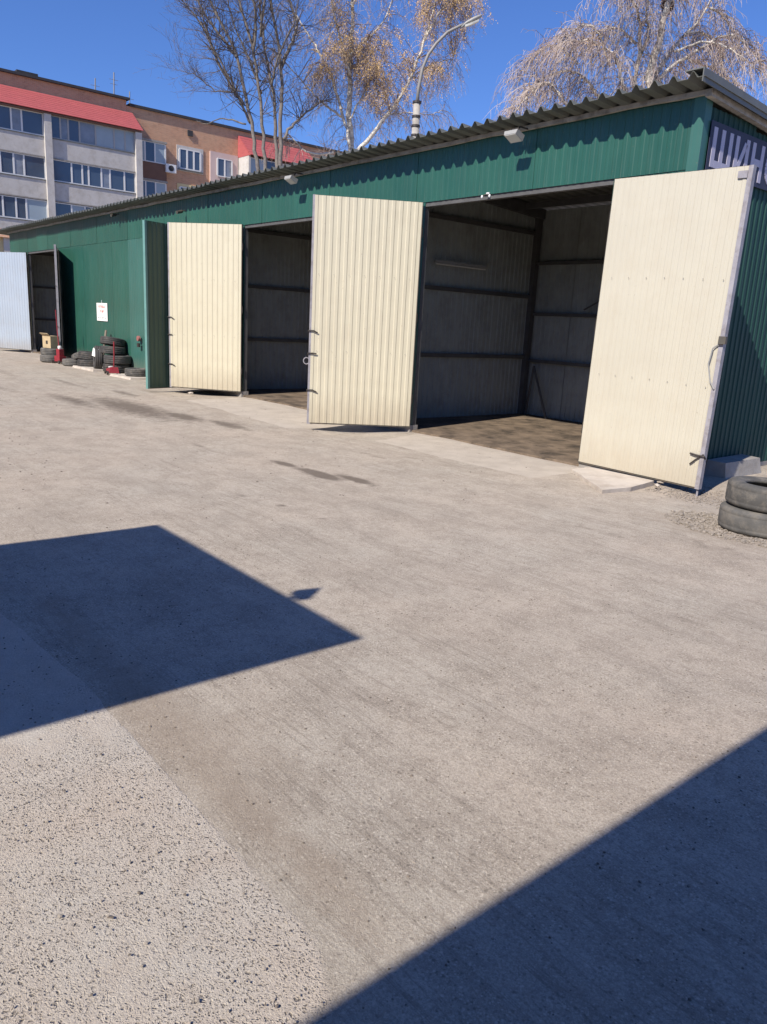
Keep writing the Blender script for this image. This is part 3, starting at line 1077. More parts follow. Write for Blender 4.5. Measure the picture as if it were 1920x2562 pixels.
def jack(loc, rz, label, hl, tall):
    t = thing('trolley_jack', label, 'jack', loc, rz, 'red workshop jacks')
    if tall:
        MB().box(-.15, .15, -.1, .1, .06, .22).box(-.08, .1, -.07, .07, .22, .42).build('body', M_red, t)
        MB().tube([(-.03, 0, .38), (-.18, .05, .95), (-.24, .06, hl)], .014, 8).build('handle', M_red, t)
        MB().lathe([(0, .42), (.045, .42), (.055, .46), (.05, .51), (0, .52)], 12, 'z', closed=False).build('cap', M_white, t)
    else:
        MB().hexa([(-.35, -.12, .05), (.3, -.12, .05), (.3, .12, .05), (-.35, .12, .05), (-.3, -.1, .13), (.25, -.1, .2), (.25, .1, .2), (-.3, .1, .13)]).build('body', M_red, t)
        MB().tube([(.22, 0, .17), (.34, 0, .5), (.38, 0, hl)], .018, 8).build('handle', M_red, t)
        MB().lathe([(0, .14), (.06, .14), (.07, .19), (0, .2)], 12, 'z', (-.2, 0, 0), False).build('saddle', M_plastic, t)
    for sx in (-.2, .2):
        for sy in (-.12, .12):
            MB().lathe([(0, -.02), (.05, -.02), (.05, .02), (0, .02)], 12, 'y', (sx, sy * 1.25, .05), False).build('wheel', M_iron, t)


jack((-14.95, -.85, .01), .2, 'red jack with tall bent handle by the far bay', 1.55, True)
jack((-11.0, -.75, .01), -.2, 'low red trolley jack before the tallest tyre pile', .85, False)
t = thing('plank', 'short grey plank leaning on the green wall above the tyre pair', 'plank', (-13.05, -.1, .1))
MB().hexa([(-.05, -.16, .3), (.06, -.16, .3), (.06, -.13, .3), (-.05, -.13, .3), (-.02, -.06, .98), (.09, -.06, .98), (.09, -.035, .98), (-.02, -.035, .98)]).build('board', M_wood, t)
t = thing('paper_sheet', 'white crumpled sheet lying on the tallest tyre pile', 'paper', (-12.35, -.72, .5))
MB().hexa([(-.16, -.03, -.1), (.17, -.04, -.12), (.18, .0, -.11), (-.15, .01, -.1), (-.18, .02, .1), (.16, .03, .08), (.17, .05, .09), (-.17, .04, .11)]).build('sheet', M_paper, t)
t = thing('round_tin', 'small faded red round tin hung on the green wall', 'tin', (-10.85, -.06, .95))
MB().lathe([(0, -.06), (.065, -.06), (.07, -.05), (.07, 0), (0, 0)], 16, 'y', closed=False).build('body', M_tin, t)
MB().box(-.05, .06, -.06, -.01, -.22, -.12).build('bracket', M_iron, t)
for i, (x0, x1, y0, lab) in enumerate(((-13.6, -12.0, -.95, 'pale concrete kerb block in front of the tyre pair'), (-10.7, -9.4, -.95, 'pale concrete kerb block beside the dark green gate leaf'))):
    o = MB().hexa([(x0, y0, -.02), (x1, y0 + .04, -.02), (x1, -.2, -.02), (x0, -.2, -.02), (x0 + .02, y0 + .03, .05), (x1 - .02, y0 + .06, .055), (x1 - .02, -.21, .055), (x0 + .02, -.21, .05)]).build('concrete_block', M_conc, None)
    tag(o, lab, 'concrete block')
o = MB().hexa([(X1 + .02, 1.1, -.02), (X1 + .3, 1.12, -.02), (X1 + .32, 2.05, -.02), (X1 + .02, 2.05, -.02), (X1 + .03, 1.12, .2), (X1 + .26, 1.14, .19), (X1 + .28, 2.02, .2), (X1 + .03, 2.03, .21)]).build('concrete_block', M_conc_dark, None)
tag(o, 'grey concrete block in shade at the foot of the side wall', 'concrete block')


def rock(mb, c, s, rng):
    """a small broken stone"""
    k = len(mb.v)
    base = [(1, 0, 0), (0, 1, 0), (-1, 0, 0), (0, -1, 0), (.6, .6, .6), (-.6, .6, .6), (-.6, -.6, .6), (.6, -.6, .6), (0, 0, .95), (0, 0, -.5)]
    a = rng.uniform(0, 6.3)
    ex = (rng.uniform(.7, 1.3), rng.uniform(.6, 1.1), rng.uniform(.5, .9))
    for x, y, z in base:
        x, y, z = x * ex[0], y * ex[1], z * ex[2]
        q = rng.uniform(.8, 1.2) * s
        mb.v.append((c[0] + (x * math.cos(a) - y * math.sin(a)) * q, c[1] + (x * math.sin(a) + y * math.cos(a)) * q, c[2] + z * q))
    for f in ((0, 1, 4), (1, 5, 4), (1, 2, 5), (2, 6, 5), (2, 3, 6), (3, 7, 6), (3, 0, 7), (0, 4, 7), (4, 5, 8), (5, 6, 8), (6, 7, 8), (7, 4, 8), (1, 0, 9), (2, 1, 9), (3, 2, 9), (0, 3, 9)):
        mb.f.append(tuple(k + i for i in f))


rng = random.Random(5)
mb = MB()
for i in range(1500):                              # gravel around the tyre stack
    a, q = rng.uniform(0, 6.28), rng.random() ** .6
    x, y = 6.1 + q * .78 * math.cos(a), -1.3 + q * .5 * math.sin(a)
    rock(mb, (x, y, hnoise(x, y) + .002), rng.choice((.008, .012, .016, .022)) * rng.uniform(.7, 1.3), rng)
for i in range(500):                               # and at the foot of the corner gate leaf
    x, y = rng.gauss(4.95, .3), rng.gauss(-.1, .22)
    rock(mb, (x, y, hnoise(x, y) + .002), rng.uniform(.006, .018), rng)
kind(mb.build('gravel', M_stone, None), 'stuff', 'loose grey gravel around the stacked tyres')
mb = MB()
for i in range(3200):
    x, y = (rng.uniform(-6, 9), rng.uniform(-7.9, -.5)) if i < 1400 else (rng.uniform(4, 9), rng.uniform(-7.9, -3.5))
    z = .006 if y < -7.2 else hnoise(x, y)
    rock(mb, (x, y, z + .001), rng.choice((.002, .003, .003, .004, .005) if x > 4 else (.003, .004, .006, .009)) * rng.uniform(.7, 1.3), rng)
for x, y in ((6.76, -6.56), (7.26, -6.41), (6.35, -6.99), (6.69, -6.16), (6.39, -6.11), (7.2, -5.2), (7.6, -5.9), (7.05, -7.0)):
    rock(mb, (x, y, hnoise(x, y) + .001), rng.uniform(.005, .008), rng)
kind(mb.build('ground_crumbs', M_clod, None), 'stuff', 'dark crumbs of dirt scattered over the yard')
mb = MB()
for i in range(3500):
    x, y = rng.uniform(3, 9), rng.uniform(-7.9, -2.5)
    z = .006 if y < -7.2 else hnoise(x, y)
    rock(mb, (x, y, z), rng.choice((.002, .003, .004, .005)) * rng.uniform(.7, 1.3), rng)
kind(mb.build('ground_grit', M_stone, None), 'stuff', 'fine pale grit scattered over the yard')
for i, (x, y, s, lab) in enumerate(((4.45, -.02, .06, 'pale concrete lump at the end of the small slab'), (4.56, -.28, .045, 'flat pale lump beside the small slab'), (-6.0, -.95, .06, 'white lump under the narrow-looking cream gate leaf'))):
    mb = MB()
    rock(mb, (0, 0, 0), s, rng)
    o = mb.build('rubble', M_conc, None, loc=(x, y, .02))
    tag(o, lab, 'rubble', 'broken concrete lumps')


# ------------------------------------------------------------------ unseen canopies added opposite to throw the two ground shadows
def shadow_canopy(x0, x1, yf, yb, h, label):
    t = thing('shadow_canopy', label, 'shadow_canopy', (0, 0, 0))
    n = int((x1 - x0) / .9)
    w = (x1 - x0) / n
    for i in range(n):
        MB().hexa([(x0 + i * w, yb, h - .1), (x0 + (i + 1) * w - .002, yb, h - .1), (x0 + (i + 1) * w - .002, yf, h - .02), (x0 + i * w, yf, h - .02),
                   (x0 + i * w, yb, h - .08), (x0 + (i + 1) * w - .002, yb, h - .08), (x0 + (i + 1) * w - .002, yf, h), (x0 + i * w, yf, h)]).build('roof_panel', M_roof, t)
    for x in (x0 + .5, x1 - .6):
        MB().box(x, x + .12, yb + .05, yb + .17, 0, h - .12).build('post', M_steel, t)
        MB().hexa([(x + .02, yb + .1, h - .35), (x + .1, yb + .1, h - .35), (x + .1, yf - .3, h - .1), (x + .02, yf - .3, h - .1), (x + .02, yb + .1, h - .11), (x + .1, yb + .1, h - .11), (x + .1, yf - .3, h - .03), (x + .02, yf - .3, h - .03)]).build('roof_beam', M_steel, t)
    return t


SX, SY = sun_travel.x / math.tan(SUN_EL), sun_travel.y / math.tan(SUN_EL)     # shadow shift per metre of height
HC = 3.2
cp = shadow_canopy(3.45 - SX * HC, 6.14 - SX * HC, -5.77 - SY * HC, -13.5, HC, 'flat unseen canopy added to cast the left ground shadow')
t = thing('shadow_plate', 'small unseen plate shaped to cast the spur on the left shadow edge', 'shadow_spur', (5.42 - SX * HC, -5.77 - SY * HC - .03, HC))  # unseen plate, outlined so that its shadow forms the spur
MB().tube([(0, 0, -.04), (0, 0, .1)], .02, 6).build('stem', M_steel, t)
pv = [(-.058, .059), (.059, .033), (.094, .099), (.003, .268), (-.084, .115)]
mbv = MB()
mbv.v = [(x, 0, z) for x, z in pv] + [(x, .012, z) for x, z in pv]
mbv.f = [(0, 1, 2, 3, 4), (9, 8, 7, 6, 5)] + [(i, i + 5, (i + 1) % 5 + 5, (i + 1) % 5) for i in range(5)]
mbv.build('plate', M_steel, t)
shadow_canopy(7.885 - SX * 3.3, 13.2, -7.35, -13.5, 3.3, 'wide unseen canopy added to cast the right ground shadow')

og = thing('sky_block_row', 'long unseen garage row added opposite to block sky light', 'garage', (0, -14.2, 0))  # unseen row added to cut low sky light and deepen the shadows
for i in range(40):
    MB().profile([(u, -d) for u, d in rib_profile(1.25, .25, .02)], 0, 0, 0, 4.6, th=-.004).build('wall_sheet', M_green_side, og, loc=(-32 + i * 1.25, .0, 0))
MB().box(-32, 18, -6, -.05, 4.4, 4.6).build('roof', M_roof, og)
MB().box(-32, 18, -6.1, -6, 0, 4.4).build('back_wall', M_conc_dark, og)

# ================================================================== apartment house behind
K = 1.167
AX = -50.5


def ay(y):
    return -8.2 + (y + 8.2) * K


def az(z):
    return 1.65 + (z - 1.65) * K


apt = thing('apartment_block', 'five-storey brick apartment block with red tiled mansard and glazed loggias', 'apartment block', (AX, 0, 0))
BK = -1.7                                           # main brick wall lies this far behind the loggia fronts
YE = ay(12.95)
MB().box(-14, BK, -30, YE - .3, 0, az(14.72)).build('wall', M_brick, apt)
MB().box(-14.2, BK + .25, -30.1, YE - .12, az(14.72), az(14.86)).build('parapet_cap', M_tar, apt)
MB().box(BK - 1.2, BK - .2, ay(6.2), ay(7.4), az(14.86), az(15.08)).build('roof_vent', M_tar, apt)
# mansard: a red tiled slope standing out over the loggias, laid in courses
zt_, zb_ = az(14.02), az(12.74)
N_C = 9
for c in range(N_C):
    f0, f1 = c / N_C, (c + 1) / N_C
    xa, xb = .35 + (BK + .05 - .35) * f0, .35 + (BK + .05 - .35) * f1
    za, zb2 = zb_ + (zt_ - zb_) * f0, zb_ + (zt_ - zb_) * f1
    MB().hexa([(xa + .0, -30, za - .03), (xa + .05, -30, za), (xa + .05, YE + .12, za), (xa, YE + .12, za - .03), (xb, -30, zb2 - .02), (xb + .02, -30, zb2 + .01), (xb + .02, YE + .12, zb2 + .01), (xb, YE + .12, zb2 - .02)]).build('tile_course', M_mansard, apt)
MB().hexa([(BK, YE - .28, zb_ - .05), (.3, YE - .28, zb_ - .05), (.3, YE - .02, zb_ - .05), (BK, YE - .02, zb_ - .05), (BK, YE - .28, zt_ - .1), (BK + .04, YE - .28, zt_ - .1), (BK + .04, YE - .02, zt_ - .1), (BK, YE - .02, zt_ - .1)]).build('mansard_gable', M_brick, apt)
MB().box(BK, .3, -30, YE, zb_ - .14, zb_ - .06).build('eave_board', M_parapet_brown, apt)
PIL = [ay(-9.4), ay(-3.85), ay(1.7), ay(7.28), ay(12.8)]
for p in PIL:
    MB().box(-.5, .24, p - .24, p + .24, 0, zb_ - .15).build('pilaster', M_render, apt)
MB().box(BK, -.5, YE - .25, YE - .05, 0, zb_ - .15).build('loggia_side_wall', M_brick, apt)
SILL = [11.38, 8.99, 6.58, 4.18, 1.8]
MULL = {0: [0, .11, .2, .33, .52, .745, .88, 1.0], 1: [0, .22, .345, .42, .575, .68, .86, 1.0], 2: [0, .2, .36, .52, .68, .84, 1.0], 3: [0, .2, .4, .6, .8, 1], 4: [0, .2, .4, .6, .8, 1]}
MULL_L = [0, .16, .33, .52, .66, .77, 1.0]


def glazing(parent, xf, y0, y1, z0, z1, cuts, style, frame=M_pvc, fw_=.055):
    """one glazed strip: its own frame with a pane for each opening"""
    n = len(cuts) - 1
    ys_ = [y0 + (y1 - y0) * c for c in cuts]
    mb = MB()
    mb.box(xf - .05, xf + .02, y0, y1, z0, z0 + fw_ * 1.3)
    mb.box(xf - .05, xf + .02, y0, y1, z1 - fw_, z1)
    for i, y in enumerate(ys_):
        mb.box(xf - .048, xf + .018, y - fw_, y + fw_, z0 + fw_ * 1.3, z1 - fw_)
    w = mb.build('window', frame, parent)
    for i in range(n):
        m = {'g': M_glass, 'c': M_glass2, 'p': M_panel, 'w': M_render}[style[i % len(style)]]
        MB().box(xf - .03, xf - .01, ys_[i] + fw_, ys_[i + 1] - fw_, z0 + fw_ * 1.3, z1 - fw_).build('pane', m, w)
    return w


for b in range(len(PIL) - 1):
    y0, y1 = PIL[b] + .24, PIL[b + 1] - .24
    right = b == len(PIL) - 2
    for f, s in enumerate(SILL):
        z0 = az(s)
        z1 = az(12.62) if f == 0 else z0 + 1.42
        sp = MB().box(-.12, .0, y0, y1, z0 - 1.28, z0 - .06).build('spandrel', M_render, apt)
        MB().box(-.3, .06, y0, y1, z0 - 1.36, z0 - 1.285).build('slab_edge', M_conc_dark, apt)
        MB().box(-.2, .05, y0, y1, z0 - .055, z0 - .005).build('sill', M_flash, apt)
        MB().box(-1.4, -1.3, y0, y1, z0 - 1.28, z1).build('loggia_back_wall', M_inner, apt)
        if right:
            sty = ['gcgcppp', 'ggggcgg', 'gpgcgg', 'gggcg', 'ggggg'][f]
            cuts = MULL[f]
        else:
            sty = ['ggcgcg', 'gpggcg', 'ccgggp', 'ggcgg', 'ggggg'][f]
            cuts = MULL_L if f < 3 else MULL[f]
        glazing(apt, -.04, y0, y1, z0, z1, cuts, sty, M_pvc_grey if (right and f == 0) else M_pvc)
# lower brick wing to the right, same line of walls
wing = thing('brick_wing', 'lower brown brick wing with a white-framed window, right of the red mansard', 'apartment block', (AX, 0, 0))
K2 = 52.8 / 51.1


def wy(y):
    return -8.2 + (ay(y) + 8.2) * (59.63 + 1.7) / 59.63


def wz(z):
    return 1.65 + (az(z) - 1.65) * (59.63 + 1.7) / 59.63


WYE = wy(31)
MB().box(-14, BK - .02, YE - .29, WYE, 0, wz(14.05)).build('wall', M_brick, wing)
MB().box(-14.2, BK + .16, YE - .1, WYE + .1, wz(14.05), wz(14.2)).build('parapet_cap', M_tar, wing)
# corner loggia in the shade of the block
for f, s in enumerate((10.95, 8.6, 6.2)):
    z0 = wz(s)
    glazing(wing, BK + .5, YE + .02, wy(14.45), z0, z0 + 1.45, [0, .34, .66, 1], ['pgp', 'ggp', 'ggg'][f], M_pvc)
    MB().box(BK, BK + .55, YE - .02, wy(14.5), z0 - 1.3, z0 - .03).build('balcony_panel', M_parapet_brown, wing)
    MB().box(BK, BK + .6, YE - .02, wy(14.55), z0 + 1.46, z0 + 1.6).build('balcony_slab', M_conc_dark, wing)
for f, s in enumerate((10.95, 8.6, 6.2)):
    z0 = wz(s)
    fr = glazing(wing, BK + .06, wy(15.6), wy(17.1), z0, z0 + 1.5, [0, .36, .68, 1], 'ggg', M_pvc, .07)
    MB().box(BK - .02, BK + .035, wy(15.42), wy(17.32), z0 - .16, z0 + 1.72).build('window_surround', M_yellow if f else M_render, wing)
    MB().box(BK, BK + .2, wy(15.5), wy(17.25), z0 - .1, z0 - .03).build('sill', M_flash, wing)
    # pink bay beside it
    MB().box(BK - .02, BK + .12, wy(17.8), wy(19.9), z0 - .9, wz(s + 1.45)).build('pink_panel', M_pink, wing)
    glazing(wing, BK + .2, wy(18.3), wy(19.4), z0 - .1, z0 + 1.3, [0, .5, 1], 'gc', M_pvc, .06)
MB().box(BK + .0, BK + .1, wy(16.2), wy(16.55), wz(13.05), wz(13.4)).build('wall_vent', M_tar, wing)
# second loggia stack with its own red mansard
y0, y1 = wy(19.95), wy(25.6)
for c in range(7):
    f0, f1 = c / 7, (c + 1) / 7
    xa, xb = .35 + (BK - .35) * f0, .35 + (BK - .35) * f1
    za, zb2 = wz(12.35) + (wz(13.75) - wz(12.35)) * f0, wz(12.35) + (wz(13.75) - wz(12.35)) * f1
    MB().hexa([(xa, y0, za - .03), (xa + .05, y0, za), (xa + .05, y1, za), (xa, y1, za - .03), (xb, y0, zb2 - .02), (xb + .02, y0, zb2 + .01), (xb + .02, y1, zb2 + .01), (xb, y1, zb2 - .02)]).build('tile_course', M_mansard, wing)
MB().hexa([(BK, y0 - .02, wz(12.3)), (.3, y0 - .02, wz(12.3)), (.3, y0 + .1, wz(12.3)), (BK, y0 + .1, wz(12.3)), (BK, y0 - .02, wz(13.7)), (BK + .05, y0 - .02, wz(13.7)), (BK + .05, y0 + .1, wz(13.7)), (BK, y0 + .1, wz(13.7))]).build('mansard_gable', M_mansard, wing)
for f, s in enumerate((11.1, 8.7, 6.3)):
    z0 = wz(s)
    glazing(wing, -.04, y0 + .2, y1 - .2, z0, z0 + 1.35, [0, .2, .4, .6, .8, 1], 'pgwgp', M_pvc)
    MB().box(-.12, 0, y0 + .2, y1 - .2, z0 - 1.3, z0 - .04).build('spandrel', M_render, wing)
MB().box(BK, .1, y0, y0 + .18, 0, wz(12.3)).build('loggia_side_wall', M_render, wing)
MB().box(BK, .1, y1 - .18, y1, 0, wz(12.3)).build('loggia_side_wall', M_render, wing)
ac = thing('air_conditioner', 'white air conditioner box with dark fan on the shaded brick corner', 'air conditioner', (AX + BK + .55, wy(14.75), wz(10.5)))
MB().box(-.15, .2, -.42, .42, 0, .6).build('case', M_plastic, ac)
MB().lathe([(0, 0), (.22, 0), (.22, .03), (0, .03)], 20, 'x', (.19, 0, .3), False).build('fan_grille', M_tar, ac)
for y, z0, z1, lab in ((12.1, 14.8, 16.3, 'tallest thin aerial on the block’s roof end'), (13.1, 14.2, 15.4, 'thin aerial rising from the lower brick wing'), (10.9, 14.8, 15.7, 'shortest faint aerial on the block’s roof')):
    t = thing('aerial', lab, 'aerial', (AX + BK - .6, ay(y), az(z0) - .3))
    MB().tube([(0, 0, 0), (0, .05, az(z1) - az(z0) + .3)], .045, 6).build('mast', M_arm, t)
    for q in (.2, .5):
        MB().tube([(0, -.35 + q * .2, az(z1) - az(z0) - q), (0, .4 - q * .2, az(z1) - az(z0) - q)], .015, 5).build('rod', M_arm, t)
# little outbuilding peeping out past the shed's far end
ob = thing('outbuilding', 'small yellow and brick outbuilding peeping past the garage end', 'building', (-32, 0, 0))
MB().box(-4, 0, -4, 2.0, 0, 4.7).build('wall', M_yellow, ob)
MB().box(-4, .1, 2.0, 2.3, 0, 5.0).build('gable_wall', M_render, ob)
MB().hexa([(-4.2, -4.2, 4.7), (.25, -4.2, 4.7), (.25, 2.4, 4.7), (-4.2, 2.4, 4.7), (-4.2, -4.2, 5.4), (.05, -4.2, 5.1), (.05, 2.4, 5.1), (-4.2, 2.4, 5.4)]).build('roof', M_brick, ob)


# ================================================================== street lamp behind the garage
lp = thing('street_lamp', 'curved-arm street lamp on a banded concrete pole behind the garage', 'street lamp', (-9.1, 7.6, 0))
MB().tube([(0, 0, 0), (0, 0, 7.85)], [.17, .1], 12).build('pole', M_pole, lp, True)
for z in (7.0, 7.25, 7.5, 7.88):
    MB().tube([(0, 0, z - .03), (0, 0, z + .03)], .125, 12).build('band', M_iron, lp)
rh = Vector((.635, .773, 0))
arm = [(0, 8.0 - .2), (.02, 8.25), (.1, 8.75), (.24, 9.12), (.45, 9.42), (.75, 9.72), (1.1, 9.9), (1.2, 9.94)]
MB().tube([rh * a + Vector((0, 0, z)) for a, z in arm], [.05, .05, .048, .046, .044, .042, .04, .04], 10).build('arm', M_arm, lp, True)
h = MB()
ax_ = rh
px_ = Vector((-rh.y, rh.x, 0))
hp = [(1.12, 9.86, .03, .035), (1.25, 9.97, .07, .05), (1.45, 10.07, .10, .065), (1.62, 10.15, .085, .05), (1.68, 10.18, .03, .02)]
k0 = 0
for a, z, w, hh in hp:
    c = ax_ * a + Vector((0, 0, z))
    for j in range(10):
        t_ = 2 * math.pi * j / 10
        h.v.append(tuple(c + px_ * w * math.cos(t_) + Vector((0, 0, hh * math.sin(t_)))))
for i in range(4):
    for j in range(10):
        h.f.append((i * 10 + j, i * 10 + (j + 1) % 10, (i + 1) * 10 + (j + 1) % 10, (i + 1) * 10 + j))
h.f += [tuple(range(9, -1, -1)), tuple(range(40, 50))]
h.build('lamp_head', M_lamp, lp, True)
g = MB()
for a, z, w in ((1.22, 9.915, .05), (1.42, 9.985, .08), (1.6, 10.075, .06)):
    c = ax_ * a + Vector((0, 0, z))
    g.v += [tuple(c + px_ * w), tuple(c - px_ * w), tuple(c + px_ * w * .8 - Vector((0, 0, .05))), tuple(c - px_ * w * .8 - Vector((0, 0, .05)))]
for i in (0, 4):
    g.f += [(i, i + 4, i + 6, i + 2), (i + 1, i + 3, i + 7, i + 5), (i + 2, i + 6, i + 7, i + 3), (i, i + 1, i + 5, i + 4)]
g.f += [(0, 2, 3, 1), (8, 9, 11, 10)]
g.build('lamp_cover', M_lampglass, lp)


# ================================================================== trees
class Tree:
    def __init__(s, name, label, origin, scale, zero, depth, seed, mats):
        """limbs are sketched on a vertical plane (x to the right, y down) and then given depth"""
        s.o = Vector(origin)
        s.k, s.zero, s.D = scale, zero, depth
        s.rng = random.Random(seed)
        s.root = thing(name, label, 'tree', (origin[0], origin[1], 0))
        s.limb, s.twig, s.twig2, s.leaf = MB(), MB(), MB(), MB()
        s.mats = mats
        s.fh = Vector((-.773, .635, 0))
        s.nodes = []

    def P(s, x, y, d=0.0):
        dx, dy = (x - s.zero[0]) * s.k, (s.zero[1] - y) * s.k
        b = (dy + .0506 * dx) / .97
        a = dx - .052 * b
        q = 1 - .2385 * b / s.D
        a, b = a * q, b * q
        return rh * a + Vector((0, 0, s.o.z + b)) + s.fh * d

    def limb_line(s, pts, r0, r1, spread=1.0, keep=True, sides=7):
        """pts sketched; smooth, wander in depth, thicken"""
        P = []
        n = len(pts)
        d0 = s.rng.uniform(-.3, .3)
        dd = s.rng.uniform(-1, 1) * spread
        for i, (x, y) in enumerate(pts):
            P.append(s.P(x, y, d0 + dd * i / (n - 1)))
        Q = []
        for i in range(n - 1):
            p0, p1, p2, p3 = P[max(i - 1, 0)], P[i], P[i + 1], P[min(i + 2, n - 1)]
            for k in range(5):
                t = k / 5
                Q.append(.5 * ((2 * p1) + (p2 - p0) * t + (2 * p0 - 5 * p1 + 4 * p2 - p3) * t * t + (3 * p1 - p0 - 3 * p2 + p3) * t ** 3))
        Q.append(P[-1])
        rr = [r0 + (r1 - r0) * (i / (len(Q) - 1)) ** .8 for i in range(len(Q))]
        for i in range(1, len(Q) - 1):
            Q[i] = Q[i] + Vector([s.rng.gauss(0, .35) * rr[i] + s.rng.gauss(0, .015) for _ in range(3)])
        s.limb.tube(Q, rr, sides)
        if keep:
            s.nodes += [(Q[i], (Q[i] - Q[i - 1]).normalized(), rr[i]) for i in range(1, len(Q))]
        return Q, rr

    def grow(s, p, d, L, r, lev, maxlev, mb, bend, droop=0.0, spread=.6, kids=4):
        rng = s.rng
        n = 5
        pts, rad = [p], [r]
        q, t = p.copy(), d.normalized()
        for i in range(n):
            t = (t + Vector((rng.gauss(0, bend), rng.gauss(0, bend), rng.gauss(0, bend) - droop))).normalized()
            q = q + t * (L / n)
            pts.append(q.copy())
            rad.append(max(r * (1 - .75 * (i + 1) / n), .0035))
        mb.tube(pts, rad, 3 if r < .02 else 5, False)
        if lev < maxlev:
            for k in range(kids):
                i = rng.randint(1, n)
                t0 = (pts[i] - pts[i - 1]).normalized()
                side = Vector((rng.gauss(0, 1), rng.gauss(0, 1), rng.gauss(0, .6))).normalized()
                s.grow(pts[i], (t0 + side * spread).normalized(), L * rng.uniform(.4, .65), max(rad[i] * .7, .004), lev + 1, maxlev, mb, bend, droop, spread, kids)
        return pts

    def leaves(s, pts, n, size, spread):
        rng = s.rng
        for _ in range(n):
            c = rng.choice(pts) + Vector((rng.gauss(0, spread), rng.gauss(0, spread), rng.gauss(0, spread)))
            a = Vector((rng.gauss(0, 1), rng.gauss(0, 1), rng.gauss(0, 1))).normalized()
            b = a.orthogonal().normalized()
            z = size * rng.uniform(.6, 1.3)
            k = len(s.leaf.v)
            s.leaf.v += [tuple(c - a * z), tuple(c + b * z * .5), tuple(c + a * z), tuple(c - b * z * .5)]
            s.leaf.f.append((k, k + 1, k + 2, k + 3))

    def finish(s, trunk_name='trunk'):
        s.limb.build(trunk_name, s.mats[0], s.root, True)
        if s.twig.v:
            s.twig.build('crown', s.mats[1], s.root)
        if s.twig2.v:
            s.twig2.build('pale_twigs', s.mats[2], s.root)
        if s.leaf.v:
            s.leaf.build('foliage', s.mats[3], s.root)


UPV = Vector((0, 0, 1))
# --- bare dark tree with several straight stems
T = Tree('bare_tree', 'bare dark many-stemmed tree left of the birch', (-22.6, 11.53, 9.66), .00858, (640, 690), 34, 11, (M_bark, M_twig, M_twig, M_leaf))
gz = 690 + 9.66 / .00858
stems = [([(560, gz), (520, 1000), (500, 850), (470, 640), (410, 340), (300, 120), (250, 0), (180, -260)], .21, .03),
         ([(575, gz), (560, 1000), (545, 850), (530, 600), (500, 330), (430, 80), (400, -60), (380, -380)], .19, .03),
         ([(600, gz), (605, 1000), (600, 760), (590, 500), (540, 250), (520, -50), (500, -420)], .2, .03),
         ([(625, gz), (630, 1000), (625, 840), (630, 600), (640, 380), (600, 100), (590, -80), (610, -420)], .22, .035)]
for p, a, b in stems:
    T.limb_line(p, a * .62, b * .8, 1.2)
for p, a, b in (([(645, 720), (690, 640), (740, 590), (830, 510), (880, 500)], .075, .02), ([(640, 380), (700, 260), (720, 150), (650, -40), (690, -250)], .09, .03), ([(440, 560), (330, 400), (240, 200), (160, 110), (120, 60)], .075, .015),
                ([(450, 650), (330, 620), (240, 640), (180, 620)], .04, .01), ([(410, 340), (330, 240), (200, 60), (150, -80)], .08, .02), ([(590, 480), (640, 350), (740, 210), (760, 60)], .06, .015),
                ([(500, 330), (520, 150), (470, -20), (480, -250)], .07, .02), ([(540, 250), (580, 100), (680, -80), (720, -300)], .06, .02), ([(470, 640), (400, 500), (300, 300), (260, 160), (230, 20)], .06, .015),
                ([(530, 500), (460, 320), (380, 150), (330, -60)], .06, .02), ([(430, 500), (300, 500), (210, 440), (160, 430)], .04, .01)):
    T.limb_line(p, a, b, 1.8, sides=6)
for q, d, r in list(T.nodes):
    if q.z < 10.2:
        continue
    for _ in range(3 if r > .06 else 4):
        if T.rng.random() < .72:
            side = Vector((T.rng.gauss(0, 1), T.rng.gauss(0, 1), .35 + T.rng.gauss(0, .5))).normalized()
            T.grow(q, (d * .5 + side).normalized(), T.rng.uniform(.6, 1.8), min(r * .45, .02), 0, 2, T.twig, .16, -.05, .8, 3)
T.finish()


def droop_twigs(T, mb, p, out, n, L0, L1, leafy=0.0, size=.028):
    rng = T.rng
    for _ in range(n):
        t = (out + Vector((rng.gauss(0, .7), rng.gauss(0, .7), rng.gauss(.15, .45)))).normalized()
        L = rng.uniform(L0, L1)
        q = p.copy()
        pts = [q.copy()]
        m = 7
        for i in range(m):
            t = (t + Vector((rng.gauss(0, .14), rng.gauss(0, .14), rng.gauss(-.34, .12)))).normalized()
            q = q + t * (L / m)
            pts.append(q.copy())
        mb.tube(pts, [.011 - .0065 * i / m for i in range(m + 1)], 3, False)
        for i in (2, 3, 4, 5, 6):
            if rng.random() < .75:
                t2 = Vector((rng.gauss(0, .6), rng.gauss(0, .6), -.6 + rng.gauss(0, .3))).normalized()
                mb.tube([pts[i], pts[i] + t2 * L * .16, pts[i] + t2 * L * .22 + Vector((0, 0, -L * .12))], [.006, .005, .004], 3, False)
        if leafy > 0:
            T.leaves(pts[2:], int(leafy * rng.uniform(.5, 1.5)), size, .07)


